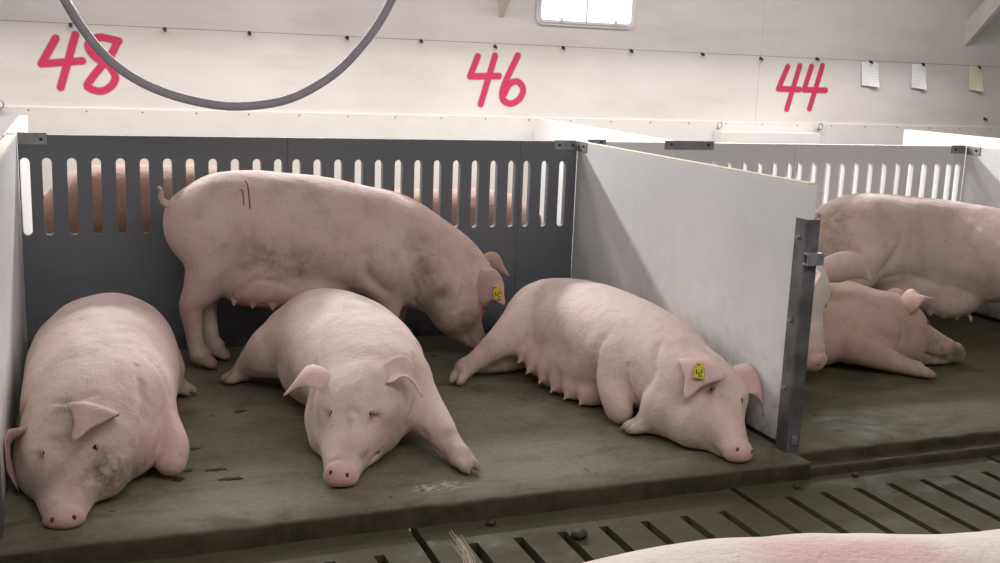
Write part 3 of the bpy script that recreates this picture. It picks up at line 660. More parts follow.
# 1: sow lying at the left, facing the camera, against the left divider
r = sow((0.31, -1.2, 0), 'sow lying at far left against the divider, dirty face towards the camera'); m = SKIN['pinkish']
B = Body((-0.03, -2.12, -0.01), (0.86, -0.1, 0.6), 0.0085)
B.tube([(0.36, -0.42, 0.18, 0.16, 0.16), (0.345, -0.66, 0.22, 0.26, 0.215), (0.325, -0.95, 0.225, 0.285, 0.22), (0.31, -1.25, 0.215, 0.275, 0.205), (0.285, -1.50, 0.20, 0.245, 0.19), (0.235, -1.70, 0.165, 0.175, 0.155)], 0.05)
B.blob((0.31, -0.75, 0.12), (0.26, 0.26, 0.14), 0.06)
B.tube([(0.47, -0.62, 0.16, 0.15, 0.14), (0.53, -0.80, 0.12, 0.12, 0.11)], 0.06)
B.tube([(0.56, -0.84, 0.06, 0.055, 0.05), (0.615, -0.72, 0.045, 0.04, 0.036)], 0.03); B.foot((0.62, -0.735, 0.036), (0.65, -0.75, -0.12), 0.034)
B.tube([(0.40, -1.45, 0.20, 0.15, 0.15), (0.48, -1.55, 0.15, 0.085, 0.085), (0.525, -1.66, 0.095, 0.058, 0.060), (0.515, -1.71, 0.055, 0.052, 0.05)], 0.035)
B.tube([(0.50, -1.58, 0.05, 0.05, 0.045), (0.40, -1.52, 0.04, 0.035, 0.035)], 0.02)
B.blob((0.40, -1.62, 0.11), (0.09, 0.12, 0.11), 0.05)
g = B.head((0.195, -1.67, 0.275), (0.175, -2.07, 0.055), w=1.12)
B.tube([(0.30, -1.85, 0.10, 0.07, 0.09), (0.36, -1.70, 0.12, 0.08, 0.10)], 0.06)
B.fold([(0.44, -1.44, 0.30), (0.45, -1.52, 0.20), (0.44, -1.62, 0.14), (0.46, -1.70, 0.05)]); B.fold([(0.40, -1.52, 0.32), (0.38, -1.62, 0.24), (0.37, -1.72, 0.17), (0.37, -1.80, 0.06)], 0.008); B.fold([(0.06, -1.55, 0.25), (0.03, -1.45, 0.1)], 0.006); B.fold([(0.14, -1.72, 0.33), (0.20, -1.75, 0.33), (0.27, -1.72, 0.32)], 0.005); B.fold([(0.13, -1.83, 0.22), (0.19, -1.85, 0.22), (0.25, -1.83, 0.21)], 0.004); B.ground()
B.mark((0.20, -1.80, 0.22), (0.19, -1.9, 0.16), 0.13, 'g', 0.45); B.mark((0.29, -1.93, 0.13), (0.36, -1.80, 0.05), 0.15, 'g', 1.25); B.mark((0.10, -1.9, 0.1), (0.12, -1.8, 0.06), 0.1, 'b', 0.55)
B.mark((0.21, -1.72, 0.33), (0.19, -1.86, 0.22), 0.13, 'g', 0.75); B.mark((0.22, -1.45, 0.39), (0.35, -1.40, 0.4), 0.14, 'g', 0.6); B.mark((0.50, -1.50, 0.2), (0.55, -1.66, 0.06), 0.16, 'r', 0.7); B.mark((0.48, -1.72, 0.10), (0.40, -1.80, 0.08), 0.16, 'r', 0.8); B.mark((0.05, -1.4, 0.1), (0.02, -1.0, 0.1), 0.15, 'r', 0.6); B.mark((0.1, -1.7, 0.1), (0.05, -1.6, 0.05), 0.15, 'b', 0.4)
B.mesh('body', m, r); eyes(B, g, r); nostrils(B, g, r)
head_ear(B, g, r, 1, (0.12, -0.03, 0.10), (0.36, -0.16, 0.03), (-0.45, -0.9, 0.0), 0.15, at=(0.15, 0.16, 0.02), cup=0.12, pink=0.6, label='ear folded forward over the brow', curl=0.15, dirt=0.35)
head_ear(B, g, r, -1, (0.14, 0.10, -0.02), (0.34, 0.03, -0.30), (0.7, 0.1, 0.6), 0.13, cup=0.4, pink=0.6, label='drooping ear against the divider', at=(0.06, 0.32, -0.12), clamp=(0.005, 9))

# 2: sow lying in the middle, head up to the camera
r = sow((1.24, -1.2, 0), 'clean-faced sow lying in the middle of the pen, both ears spread sideways'); m = SKIN['cream']
B = Body((0.74, -2.12, -0.01), (1.72, -0.2, 0.62), 0.0085)
B.tube([(1.19, -0.60, 0.20, 0.13, 0.13), (1.215, -0.74, 0.235, 0.195, 0.195), (1.255, -0.97, 0.25, 0.255, 0.225), (1.28, -1.22, 0.24, 0.265, 0.22), (1.275, -1.43, 0.22, 0.235, 0.20), (1.235, -1.60, 0.20, 0.175, 0.165), (1.19, -1.70, 0.19, 0.13, 0.13)], 0.05)
B.blob((1.25, -1.0, 0.12), (0.23, 0.28, 0.14), 0.06)
B.tube([(1.10, -0.80, 0.21, 0.15, 0.16), (1.01, -0.76, 0.17, 0.105, 0.11), (0.945, -0.66, 0.10, 0.060, 0.065), (0.91, -0.62, 0.055, 0.042, 0.040)], 0.04); B.foot((0.905, -0.62, 0.038), (-0.8, -0.25, -0.12), 0.036)
B.tube([(1.39, -1.48, 0.18, 0.14, 0.14), (1.455, -1.62, 0.125, 0.085, 0.085), (1.49, -1.77, 0.075, 0.052, 0.052), (1.51, -1.88, 0.045, 0.040, 0.038)], 0.04); B.foot((1.512, -1.89, 0.038), (0.22, -0.9, -0.12), 0.038)
B.tube([(1.12, -1.55, 0.12, 0.10, 0.10), (1.07, -1.62, 0.05, 0.05, 0.05)], 0.05)
g = B.head((1.180, -1.635, 0.325), (1.040, -1.985, 0.075), w=1.10)
B.fold([(1.08, -1.45, 0.30), (1.05, -1.56, 0.24), (1.02, -1.62, 0.14), (1.05, -1.66, 0.05)], 0.007); B.fold([(1.38, -1.50, 0.28), (1.36, -1.62, 0.22), (1.36, -1.72, 0.14), (1.40, -1.75, 0.06)], 0.007); B.fold([(1.10, -0.95, 0.30), (1.03, -0.92, 0.18), (1.02, -0.90, 0.06)], 0.006); B.fold([(1.44, -1.38, 0.30), (1.50, -1.46, 0.18), (1.52, -1.50, 0.06)], 0.005, 0.03); B.fold([(1.07, -1.80, 0.22), (1.11, -1.81, 0.23), (1.15, -1.80, 0.21)], 0.004); B.ground()
B.mark((1.36, -1.10, 0.42), (1.44, -1.02, 0.38), 0.15, 'g', 1.35); B.mark((1.25, -1.2, 0.47), (1.36, -1.2, 0.47), 0.09, 'g', 0.55); B.mark((1.53, -1.27, 0.32), (1.53, -1.40, 0.24), 0.065, 'b', 0.9)
B.mark((1.10, -1.90, 0.05), (1.17, -1.88, 0.10), 0.045, 'g', 1.0); B.mark((1.5, -1.8, 0.1), (1.52, -1.9, 0.03), 0.10, 'r', 0.5); B.mark((1.49, -1.76, 0.09), (1.50, -1.80, 0.10), 0.05, 'b', 0.5); B.mark((1.12, -1.78, 0.2), (1.10, -1.86, 0.17), 0.025, 'g', 0.8)
B.mark((1.02, -1.0, 0.08), (1.06, -1.4, 0.06), 0.12, 'r', 0.4); B.mark((1.30, -1.75, 0.10), (1.22, -1.85, 0.08), 0.13, 'r', 0.45)
B.mesh('body', m, r); eyes(B, g, r); nostrils(B, g, r)
head_ear(B, g, r, 1, (0.02, 0.17, 0.05), (0.16, 0.32, -0.10), (-0.9, -0.2, -0.1), 0.115, cup=0.3, pink=0.7, label='ear spread out to the right')
head_ear(B, g, r, -1, (0.04, 0.18, 0.04), (0.16, 0.37, -0.09), (-0.9, 0.1, -0.1), 0.115, cup=0.3, pink=0.7, label='ear spread out to the left')

# 3: sow lying at the right with her back along the divider
r = sow((2.50, -1.15, 0), 'sow sprawled along the white divider with udder showing, yellow tag in her ear'); m = SKIN['cream']
B = Body((1.76, -2.24, -0.01), (2.86, -0.2, 0.62), 0.0085)
B.tube([(2.40, -0.42, 0.18, 0.13, 0.13), (2.41, -0.62, 0.22, 0.215, 0.20), (2.455, -0.90, 0.24, 0.265, 0.22), (2.495, -1.18, 0.235, 0.27, 0.22), (2.52, -1.45, 0.22, 0.235, 0.205), (2.53, -1.68, 0.20, 0.18, 0.175), (2.54, -1.80, 0.19, 0.15, 0.15)], 0.05)
B.blob((2.38, -1.05, 0.13), (0.20, 0.36, 0.13), 0.06)
B.tube([(2.30, -0.70, 0.23, 0.17, 0.16), (2.20, -0.79, 0.23, 0.12, 0.125), (2.06, -0.86, 0.185, 0.070, 0.078), (1.95, -0.87, 0.115, 0.046, 0.05), (1.88, -0.87, 0.07, 0.038, 0.04)], 0.035); B.foot((1.875, -0.87, 0.066), (-0.62, -0.42, -0.42), 0.038)
B.tube([(2.20, -0.74, 0.09, 0.08, 0.08), (2.06, -0.78, 0.06, 0.05, 0.05), (1.96, -0.74, 0.045, 0.04, 0.04)], 0.03)
for i, (x, y, z, q) in enumerate([(2.165, -0.90, 0.14, 0.060), (2.175, -0.98, 0.11, 0.062), (2.195, -1.07, 0.085, 0.062), (2.215, -1.16, 0.07, 0.058), (2.24, -1.25, 0.06, 0.056), (2.27, -1.34, 0.055, 0.05)]):
    B.blob((x+0.035, y, z), (0.075, 0.058, q+0.01), 0.028); B.mark((x, y, z), (x+0.03, y, z), 0.14, 'r', 0.75)
    B.tube([(x-0.02, y-0.015, z-0.02, 0.016, 0.016), (x-0.045, y-0.025, z-0.045, 0.007, 0.007)], 0.014, n=6); B.mark((x-0.045, y-0.02, z-0.04), (x-0.03, y-0.02, z-0.04), 0.035, 'r', 1.2)
B.tube([(2.40, -1.44, 0.22, 0.12, 0.14), (2.325, -1.50, 0.16, 0.078, 0.082), (2.30, -1.58, 0.085, 0.058, 0.062), (2.31, -1.60, 0.055, 0.05, 0.048)], 0.028)
B.tube([(2.44, -1.70, 0.05, 0.045, 0.04), (2.37, -1.71, 0.042, 0.038, 0.036)], 0.02); B.foot((2.355, -1.71, 0.038), (-0.95, -0.05, -0.08), 0.033)
g = B.head((2.64, -1.78, 0.325), (2.555, -2.15, 0.070), up=(0.28, 0.05, 1), w=1.08); B.against(2.788, 1)
B.tube([(2.42, -1.76, 0.12, 0.10, 0.11), (2.46, -1.92, 0.09, 0.09, 0.085)], 0.06)
B.fold([(2.36, -1.40, 0.28), (2.33, -1.42, 0.22), (2.30, -1.42, 0.12)], 0.005, 0.04); B.fold([(2.38, -1.58, 0.24), (2.38, -1.62, 0.15), (2.40, -1.64, 0.06)], 0.007); B.fold([(2.22, -0.86, 0.32), (2.18, -0.90, 0.24), (2.15, -0.92, 0.17)], 0.008); B.fold([(2.44, -1.66, 0.32), (2.42, -1.72, 0.22), (2.42, -1.74, 0.10)], 0.006, 0.03); B.fold([(2.56, -1.98, 0.22), (2.60, -1.99, 0.22)], 0.004); B.ground()
B.mark((2.10, -0.85, 0.2), (1.9, -0.87, 0.08), 0.14, 'r', 0.4); B.mark((2.42, -1.90, 0.12), (2.45, -2.0, 0.10), 0.12, 'b', 0.30); B.mark((2.32, -1.58, 0.1), (2.30, -1.60, 0.05), 0.10, 'r', 0.55); B.mark((2.36, -1.71, 0.04), (2.42, -1.70, 0.05), 0.07, 'r', 0.6)
B.mark((2.55, -1.7, 0.4), (2.62, -1.8, 0.35), 0.10, 'g', 0.25); B.mark((2.1, -0.75, 0.06), (1.95, -0.74, 0.05), 0.1, 'r', 0.9); B.mark((2.50, -2.02, 0.05), (2.52, -2.06, 0.04), 0.05, 'g', 0.7)
B.mesh('body', m, r); eyes(B, g, r); nostrils(B, g, r)
e3 = head_ear(B, g, r, -1, (0.18, 0.14, 0.05), (0.42, 0.26, -0.12), (-0.5, 0.8, -0.3), 0.18, at=(0.14, 0.17, 0.02), cup=0.20, pink=0.8, label='ear with a yellow tag flopped over the eye', curl=0.12)
head_ear(B, g, r, 1, (0.10, 0.17, 0.04), (0.32, 0.32, -0.12), (0.9, -0.35, -0.2), 0.16, clamp=(-9, 2.794), cup=0.3, pink=0.9, label='drooping ear by the divider', at=(0.06, 0.22, 0.0))
ear_tag(r, B, 0, 0.55, (-0.30, -0.70, 0.65), (0.25, 0.3, 1))

# 4: sow standing behind, along the grey panel, head down to the right
r = sow((1.2, -0.32, 0), 'sow standing along the grey panel with her head lowered to the floor'); m = SKIN['pinkish']
B = Body((0.5, -0.78, -0.01), (2.36, -0.02, 1.0), 0.0085)
B.tube([(0.70, -0.30, 0.66, 0.10, 0.12), (0.78, -0.30, 0.665, 0.18, 0.20), (0.94, -0.30, 0.655, 0.235, 0.265), (1.20, -0.31, 0.625, 0.245, 0.28), (1.45, -0.32, 0.60, 0.24, 0.265), (1.65, -0.34, 0.555, 0.225, 0.26), (1.82, -0.38, 0.475, 0.20, 0.235), (1.95, -0.41, 0.40, 0.17, 0.205), (2.02, -0.43, 0.345, 0.15, 0.175)], 0.05)
for sg, y in ((-1, -0.36), (1, -0.23)):
    x0 = 0.0 if sg < 0 else 0.08
    B.tube([(0.80+x0*0.3, y+sg*-0.02-0.02, 0.62, 0.14, 0.17), (0.80+x0*0.4, y, 0.50, 0.11, 0.15), (0.765+x0*0.7, y, 0.39, 0.082, 0.105), (0.72+x0, y, 0.305, 0.054, 0.070), (0.725+x0, y, 0.20, 0.043, 0.051), (0.735+x0, y, 0.11, 0.040, 0.045), (0.75+x0, y, 0.075, 0.041, 0.043)], 0.035, up=(0, 1, 0))
    B.foot((0.755+x0, y, 0.062), (0.75, -0.12, -0.48), 0.041)
for sg, y, x in ((-1, -0.45, 1.60), (1, -0.25, 1.70)):
    B.tube([(x+0.02, y, 0.50, 0.12, 0.15), (x+0.03, y, 0.36, 0.075, 0.09), (x+0.03, y, 0.22, 0.048, 0.055), (x+0.02, y, 0.12, 0.036, 0.04), (x+0.03, y, 0.07, 0.036, 0.038)], 0.04, up=(0, 1, 0)); B.foot((x+0.03, y, 0.058), (0.75, -0.1, -0.45), 0.035)
B.blob((1.58, -0.47, 0.50), (0.14, 0.09, 0.17), 0.06); B.blob((1.0, -0.36, 0.42), (0.17, 0.15, 0.13), 0.05); B.blob((1.20, -0.36, 0.37), (0.24, 0.15, 0.095), 0.05)
B.mark((0.92, -0.5, 0.36), (1.25, -0.5, 0.32), 0.13, 'r', 1.0); teats(B, [(0.90, -0.43, 0.335), (0.98, -0.45, 0.325), (1.07, -0.46, 0.315), (1.16, -0.47, 0.31), (1.26, -0.47, 0.31)], 0.011, 0.026, (0, -0.3, -1))
g = B.head((2.035, -0.46, 0.445), (2.15, -0.49, 0.07), up=(0.9, -0.12, 0.4), w=1.08); B.blob((1.955, -0.48, 0.27), (0.10, 0.10, 0.10), 0.08)
B.fold([(1.48, -0.56, 0.56), (1.50, -0.56, 0.44), (1.58, -0.54, 0.38)], 0.006, 0.05); B.fold([(1.70, -0.54, 0.46), (1.74, -0.54, 0.38), (1.74, -0.50, 0.30)], 0.008); B.fold([(0.90, -0.50, 0.36), (0.98, -0.53, 0.44), (1.10, -0.54, 0.42), (1.25, -0.52, 0.36), (1.36, -0.5, 0.33)], 0.006); B.fold([(1.86, -0.56, 0.56), (1.90, -0.58, 0.46), (1.86, -0.56, 0.34)], 0.004, 0.05); B.fold([(1.95, -0.56, 0.50), (1.96, -0.58, 0.40), (1.92, -0.56, 0.28)], 0.006); B.ground()
B.mark((1.0, -0.55, 0.55), (1.18, -0.55, 0.50), 0.17, 'g', 0.75); B.mark((0.85, -0.5, 0.6), (0.95, -0.5, 0.65), 0.12, 'g', 0.4); B.mark((1.75, -0.55, 0.55), (1.83, -0.55, 0.40), 0.11, 'g', 1.0); B.mark((1.82, -0.55, 0.30), (1.86, -0.55, 0.36), 0.10, 'b', 0.75); B.mark((1.95, -0.58, 0.25), (2.02, -0.58, 0.20), 0.10, 'g', 0.8)
B.mark((1.70, -0.6, 0.38), (1.62, -0.6, 0.40), 0.09, 'g', 0.6); B.mark((2.09, -0.58, 0.17), (2.12, -0.56, 0.10), 0.08, 'b', 0.6); B.mark((0.64, -0.3, 0.5), (0.70, -0.4, 0.3), 0.14, 'r', 0.6); B.mark((2.0, -0.55, 0.3), (2.05, -0.5, 0.25), 0.15, 'r', 0.6); B.mark((0.73, -0.38, 0.28), (0.76, -0.38, 0.05), 0.08, 'g', 0.4)
B.mesh('body', m, r); eyes(B, g, r); nostrils(B, g, r)
head_ear(B, g, r, -1, (0.15, 0.16, 0.12), (0.35, 0.20, 0.19), (0.9, 0.1, -0.5), 0.165, at=(0.10, 0.21, 0.02), cup=0.25, pink=0.7, label='near ear with a yellow tag')
head_ear(B, g, r, 1, (0.06, 0.12, 0.20), (0.30, 0.18, 0.40), (0.6, 0.5, -0.5), 0.14, cup=0.3, pink=0.8, label='far ear pointing towards the panel')
ear_tag(r, B, 0, 0.62, (0.0, -0.95, 0.3), (-0.1, 0, 1))
tail(r, [(0.66, -0.30, 0.76), (0.625, -0.30, 0.765), (0.60, -0.30, 0.79), (0.60, -0.31, 0.83), (0.585, -0.31, 0.845)], m, 0.022, 0.007)
surface_line(B, [(0.955, -0.42, 0.90), (0.965, -0.47, 0.84), (0.96, -0.52, 0.77)], 0.0035, 'scratch', r, M['scratch']); surface_line(B, [(0.935, -0.45, 0.84), (0.94, -0.48, 0.81), (0.938, -0.5, 0.78)], 0.003, 'scratch', r, M['scratch'])

# 5: sow lying in the right pen, facing right
r = sow((3.8, -0.95, 0), 'brown-stained sow lying in the right pen, snout pointing right'); m = SKIN['rosy']
B = Body((3.12, -1.50, -0.01), (4.70, -0.2, 0.62), 0.010)
B.tube([(3.40, -0.40, 0.20, 0.15, 0.17), (3.50, -0.58, 0.22, 0.22, 0.21), (3.68, -0.78, 0.23, 0.25, 0.215), (3.86, -0.90, 0.225, 0.235, 0.205), (4.02, -1.00, 0.205, 0.19, 0.185), (4.16, -1.05, 0.20, 0.145, 0.155)], 0.05)
B.blob((3.72, -0.96, 0.12), (0.20, 0.18, 0.13), 0.05)
B.tube([(3.86, -1.12, 0.14, 0.11, 0.11), (3.96, -1.21, 0.085, 0.062, 0.062), (4.05, -1.28, 0.055, 0.042, 0.042), (4.09, -1.31, 0.045, 0.037, 0.036)], 0.035); B.foot((4.10, -1.315, 0.038), (0.8, -0.5, -0.12), 0.034)
g = B.head((4.15, -1.03, 0.365), (4.535, -1.18, 0.10), w=1.05)
B.fold([(4.06, -1.18, 0.34), (4.08, -1.22, 0.22), (4.06, -1.20, 0.10)], 0.007); B.fold([(3.90, -1.10, 0.30), (3.95, -1.14, 0.20), (3.92, -1.16, 0.14)], 0.006, 0.03); B.fold([(4.14, -1.18, 0.30), (4.18, -1.2, 0.2)], 0.005); B.ground(); B.mark((4.30, -1.2, 0.1), (4.50, -1.2, 0.06), 0.15, 'g', 1.1); B.mark((4.42, -1.25, 0.10), (4.45, -1.2, 0.08), 0.07, 'b', 0.6); B.mark((3.7, -1.15, 0.15), (3.95, -1.2, 0.1), 0.2, 'r', 0.5); B.mark((4.05, -1.2, 0.3), (4.25, -1.25, 0.2), 0.2, 'r', 0.6); B.mark((4.07, -1.3, 0.05), (4.03, -1.27, 0.08), 0.05, 'b', 0.4)
B.mesh('body', m, r); eyes(B, g, r); nostrils(B, g, r)
head_ear(B, g, r, -1, (0.05, 0.08, 0.13), (0.20, 0.06, 0.21), (0.4, 0.9, 0.1), 0.13, cup=0.3, pink=0.8, label='near ear with a reddish torn tip', dirt=0.3)
head_ear(B, g, r, 1, (0.06, 0.10, 0.10), (0.24, 0.14, 0.14), (0.4, -0.9, 0.1), 0.11, cup=0.4, pink=0.8)

# 6: sow standing in the right pen, cut by the frame
r = sow((4.9, -0.36, 0), 'large pale sow standing at right, cut off by the frame'); m = SKIN['cream']
B = Body((4.02, -1.32, -0.01), (5.62, -0.02, 0.95), 0.011)
B.tube([(4.20, -0.36, 0.52, 0.12, 0.14), (4.28, -0.36, 0.525, 0.20, 0.22), (4.45, -0.37, 0.52, 0.25, 0.28), (4.75, -0.38, 0.485, 0.26, 0.30), (4.98, -0.43, 0.47, 0.25, 0.295), (5.16, -0.60, 0.465, 0.235, 0.28), (5.27, -0.80, 0.47, 0.20, 0.24), (5.31, -0.92, 0.48, 0.15, 0.18)], 0.05)
for y, x in ((-0.50, 4.34), (-0.24, 4.30)):
    B.tube([(x+0.04, y, 0.48, 0.12, 0.15), (x+0.02, y, 0.34, 0.085, 0.11), (x-0.04, y, 0.24, 0.048, 0.06), (x-0.03, y, 0.14, 0.037, 0.042), (x-0.02, y, 0.07, 0.036, 0.038)], 0.04, up=(0, 1, 0)); B.foot((x-0.015, y, 0.06), (0.8, -0.1, -0.45), 0.036)
for y, x in ((-0.82, 5.28), (-0.68, 5.40)):
    B.tube([(x, y, 0.40, 0.10, 0.13), (x, y, 0.25, 0.055, 0.065), (x, y, 0.12, 0.037, 0.042), (x+0.01, y, 0.07, 0.036, 0.038)], 0.04, up=(0, 1, 0)); B.foot((x+0.015, y, 0.058), (0.8, -0.1, -0.45), 0.036)
B.blob((4.78, -0.46, 0.25), (0.24, 0.18, 0.13), 0.06); B.blob((5.0, -0.52, 0.20), (0.22, 0.17, 0.12), 0.05)
teats(B, [(4.74+0.085*i, -0.56-0.02*i, 0.15-0.012*i) for i in range(5)], 0.012, 0.028, (0, -0.4, -1)); B.mark((4.8, -0.55, 0.22), (5.15, -0.55, 0.2), 0.15, 'r', 0.9)
g = B.head((5.33, -0.98, 0.60), (5.34, -1.25, 0.28)); B.fold([(4.40, -0.6, 0.40), (4.48, -0.62, 0.46), (4.52, -0.62, 0.56)], 0.008, 0.05); B.fold([(4.46, -0.6, 0.32), (4.62, -0.64, 0.36), (4.84, -0.66, 0.31), (5.0, -0.66, 0.27)], 0.006); B.fold([(4.98, -0.68, 0.62), (4.96, -0.68, 0.45)], 0.006, 0.05); B.ground(); B.mark((4.20, -0.45, 0.45), (4.22, -0.42, 0.66), 0.15, 'g', 1.1); B.mark((4.9, -0.6, 0.72), (4.95, -0.6, 0.72), 0.08, 'r', 0.6)
B.mesh('body', m, r); eyes(B, g, r); nostrils(B, g, r)
for sg in (-1, 1): head_ear(B, g, r, sg, (0.16, 0.12, 0.06), (0.38, 0.18, 0.04), (0.3, -0.3, 0.9), 0.14, cup=0.25)
tail(r, [(4.20, -0.36, 0.64), (4.15, -0.37, 0.67), (4.12, -0.39, 0.69), (4.10, -0.40, 0.66), (4.11, -0.41, 0.62)], m, 0.02, 0.007)

# 7: sow half hidden behind the end of the divider, head hanging down
r = sow((3.12, -0.75, 0), 'pale sow behind the steel channel, ear flopped and snout to the floor'); m = SKIN['pale']
B = Body((2.86, -1.72, -0.01), (3.80, -0.05, 0.90), 0.011)
B.tube([(3.10, -0.22, 0.50, 0.10, 0.13), (3.10, -0.34, 0.52, 0.18, 0.22), (3.10, -0.60, 0.52, 0.215, 0.25), (3.11, -0.85, 0.50, 0.215, 0.24), (3.14, -1.05, 0.48, 0.19, 0.21), (3.24, -1.17, 0.47, 0.15, 0.17), (3.37, -1.24, 0.46, 0.12, 0.14)], 0.05)
for y, x in ((-0.36, 2.98), (-0.36, 3.20), (-1.02, 3.0), (-1.02, 3.2)):
    B.tube([(x, y, 0.42, 0.11, 0.13), (x, y, 0.27, 0.06, 0.07), (x, y+0.01, 0.12, 0.037, 0.042), (x, y-0.01, 0.07, 0.036, 0.038)], 0.04, up=(0, 1, 0)); B.foot((x, y-0.015, 0.058), (0, -0.8, -0.45), 0.036)
g = B.head((3.465, -1.29, 0.60), (3.47, -1.41, 0.125), up=(0.30, -0.93, 0.2), w=0.95)
B.ground(); B.mark((3.47, -1.46, 0.26), (3.47, -1.42, 0.12), 0.13, 'g', 0.8); B.mark((3.47, -1.42, 0.16), (3.47, -1.4, 0.10), 0.10, 'r', 1.0)
B.mesh('body', m, r); eyes(B, g, r); nostrils(B, g, r)
head_ear(B, g, r, 1, (0.0, 0.28, 0.14), (0.12, 0.62, 0.10), (0.85, 0.2, -0.45), 0.15, cup=0.3, pink=0.5, label='long pale ear flopped to the side')
head_ear(B, g, r, -1, (0.14, 0.14, 0.06), (0.36, 0.20, 0.02), (0.2, -0.3, 0.9), 0.14, cup=0.3, pink=0.5)

# 8: sow in the aisle, only her back in the frame
r = sow((1.6, -4.365, -0.07), 'pale sow in the foreground aisle, only her pink-marked back visible'); m = SKIN['pale']
B = Body((0.40, -4.725, -0.08), (2.75, -3.985, 0.92), 0.011)
B.tube([(0.60, -4.35, 0.605, 0.12, 0.15), (0.68, -4.35, 0.612, 0.19, 0.22), (0.89, -4.355, 0.594, 0.235, 0.26), (1.10, -4.36, 0.573, 0.25, 0.275), (1.40, -4.385, 0.546, 0.255, 0.28), (1.75, -4.405, 0.535, 0.245, 0.28), (1.98, -4.415, 0.53, 0.22, 0.25), (2.15, -4.425, 0.52, 0.17, 0.20), (2.25, -4.435, 0.50, 0.14, 0.16)], 0.05)
for y, x in ((-4.485, 0.84), (-4.245, 0.80), (-4.505, 1.96), (-4.305, 2.02)):
    B.tube([(x+0.03, y, 0.46, 0.11, 0.14), (x+0.01, y, 0.30, 0.07, 0.085), (x-0.02, y, 0.17, 0.045, 0.052), (x-0.02, y, 0.06, 0.037, 0.042), (x-0.01, y, 0.0, 0.036, 0.038)], 0.04, up=(0, 1, 0)); B.foot((x, y, -0.01), (0.8, -0.1, -0.45), 0.036)
g = B.head((2.33, -4.435, 0.64), (2.66, -4.465, 0.36), w=1.05); B.ground(-0.067)
B.mark((1.08, -4.36, 0.86), (1.24, -4.375, 0.85), 0.10, 'r', 1.0); B.mark((1.13, -4.43, 0.86), (1.2, -4.40, 0.86), 0.08, 'r', 0.6)
B.mesh('body', m, r); eyes(B, g, r); nostrils(B, g, r)
for sg in (-1, 1): head_ear(B, g, r, sg, (0.10, 0.12, 0.12), (0.30, 0.20, 0.12), (0.5, -0.8, 0.1), 0.14, cup=0.3)
t = tail(r, [(0.68, -4.345, 0.68), (0.645, -4.31, 0.70), (0.66, -4.27, 0.74), (0.69, -4.23, 0.765)], m, 0.02, 0.008)
bm = bmesh.new()
for i in range(13):
    a = A(0.69, -4.23, 0.765)+RNG.normal(0, 0.004, 3); d = A(-0.002, 0.035, 0.085)+RNG.normal(0, 0.005, 3)
    tube_bm(bm, spline([a, a+0.5*d+A(0.012, 0, 0.012), a+d], 5), [0.0012, 0.0012, 0.001, 0.0008, 0.0004], 4)
bm_done(bm, 'tail_hair', M['hair'], t)['kind'] = 'stuff'

# 9, 10: sows of the rear pens, seen only through the slots of the grey panel
def rear_sow(x, y, zt, length, flip, label, mat):
    r = sow((x, y, 0), label); h = length/2; f = -1 if flip else 1
    B = Body((x-h-0.45, y-0.32, -0.01), (x+h+0.45, y+0.32, zt+0.06), 0.014); c = zt-0.26
    B.tube([(x-f*h, y, c, 0.12, 0.15), (x-f*(h-0.1), y, c, 0.20, 0.23), (x-f*h*0.5, y, c, 0.235, 0.26), (x+f*h*0.2, y, c-0.01, 0.235, 0.27), (x+f*h*0.7, y, c, 0.21, 0.25), (x+f*h, y, c, 0.15, 0.18)], 0.05)
    for s in (-0.75, 0.62):
        for d in (-0.11, 0.11):
            xx = x+f*h*s; B.tube([(xx, y+d, c-0.12, 0.10, 0.12), (xx, y+d, 0.24, 0.055, 0.06), (xx, y+d, 0.12, 0.036, 0.04), (xx+f*0.01, y+d, 0.07, 0.036, 0.038)], 0.04, up=(0, 1, 0)); B.foot((xx+f*0.02, y+d, 0.058), (f*0.8, 0, -0.45), 0.036)
    g = B.head((x+f*(h+0.05), y, c+0.12), (x+f*(h+0.33), y, c-0.14)); B.ground(); B.mesh('body', mat, r); eyes(B, g, r); nostrils(B, g, r)
    for sg in (-1, 1): head_ear(B, g, r, sg, (0.10, 0.12, 0.12), (0.30, 0.20, 0.12), (0.5, -0.8, 0.1), 0.14, cup=0.3)
    tail(r, [(x-f*(h+0.06), y, c+0.08), (x-f*(h+0.11), y, c+0.10), (x-f*(h+0.13), y, c+0.03)], mat, 0.018, 0.006)
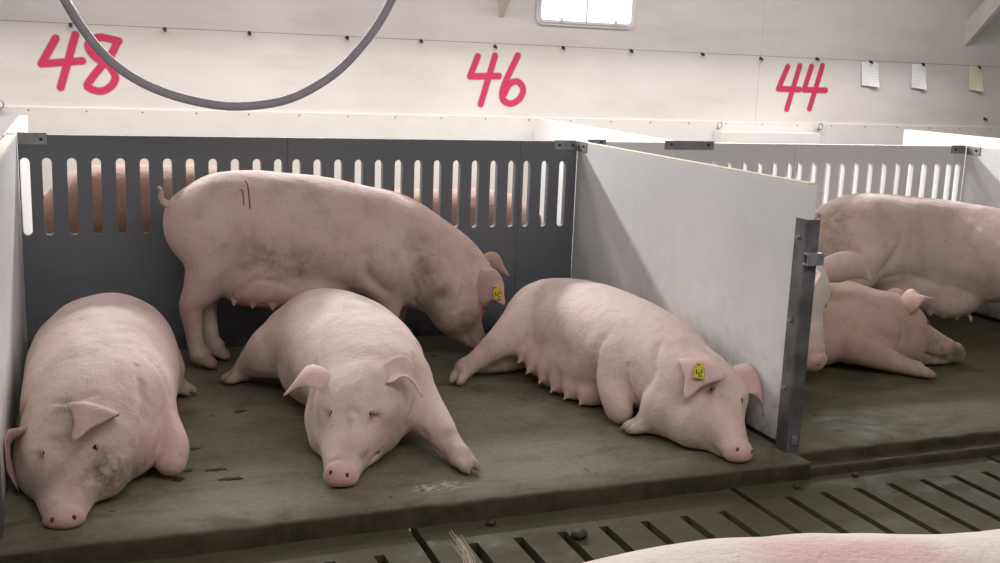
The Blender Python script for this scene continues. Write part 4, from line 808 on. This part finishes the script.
rear_sow(0.60, 0.36, 0.88, 0.85, False, 'brown sow behind the left half of the grey panel, seen through its slots', SKIN['brown'])
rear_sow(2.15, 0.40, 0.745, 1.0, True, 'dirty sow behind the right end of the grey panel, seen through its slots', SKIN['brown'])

# manure clods
for i, (x, y, z, s) in enumerate([(1.745, -2.41, -0.07, 0.026), (1.50, -2.235, -0.07, 0.016), (2.72, -2.24, -0.07, 0.014), (3.02, -2.20, -0.07, 0.012)]):
    bm = bmesh.new(); bmesh.ops.create_icosphere(bm, subdivisions=2, radius=1)
    for v in bm.verts:
        q = 1+0.25*math.sin(5*v.co.x+i)*math.cos(4*v.co.y+2*i); v.co = Vector((x+v.co.x*s*q*1.1, y+v.co.y*s*q, z+s*0.55+v.co.z*s*0.62*q))
    tag(bm_done(bm, 'manure_clod', M['dung'], smooth=True), ['round dark manure clod beside the foreground sow, on the slats', 'small manure clod on the slats just below the pad edge', 'small manure clod on the slats below the steel channel', 'tiny manure clod on the slats right of the steel channel'][i], 'manure', 'manure clods on the slats')
for i, (x, y) in enumerate([(0.84, -1.04), (0.67, -1.67), (0.56, -1.65), (0.54, -1.73), (0.61, -1.44), (0.71, -1.77)]):
    bm = bmesh.new(); bmesh.ops.create_uvsphere(bm, u_segments=18, v_segments=6, radius=1); a0 = i*1.7
    for v in bm.verts:
        q = math.atan2(v.co.y, v.co.x); k_ = 1+0.28*math.sin(2*q+a0)+0.18*math.sin(5*q+2*a0); v.co = Vector((x+v.co.x*0.024*k_*(1+0.2*(i % 3)), y+v.co.y*0.017*k_, 0.001+max(v.co.z, -0.2)*0.004))
    tag(bm_done(bm, 'manure_spot', M['dung'], smooth=True), ['manure spot on the pad beside the middle sow\'s hind foot', 'middle of the manure spots in front of the left sow\'s foreleg', 'manure spot on the pad just right of the left sow\'s dirty cheek', 'manure spot on the pad, lowest left of the cluster by the left sow', 'manure spot on the pad, highest of the cluster by the left sow\'s foreleg', 'manure spot on the pad, rightmost and lowest of the cluster'][i], 'manure', 'manure spots on the pad')
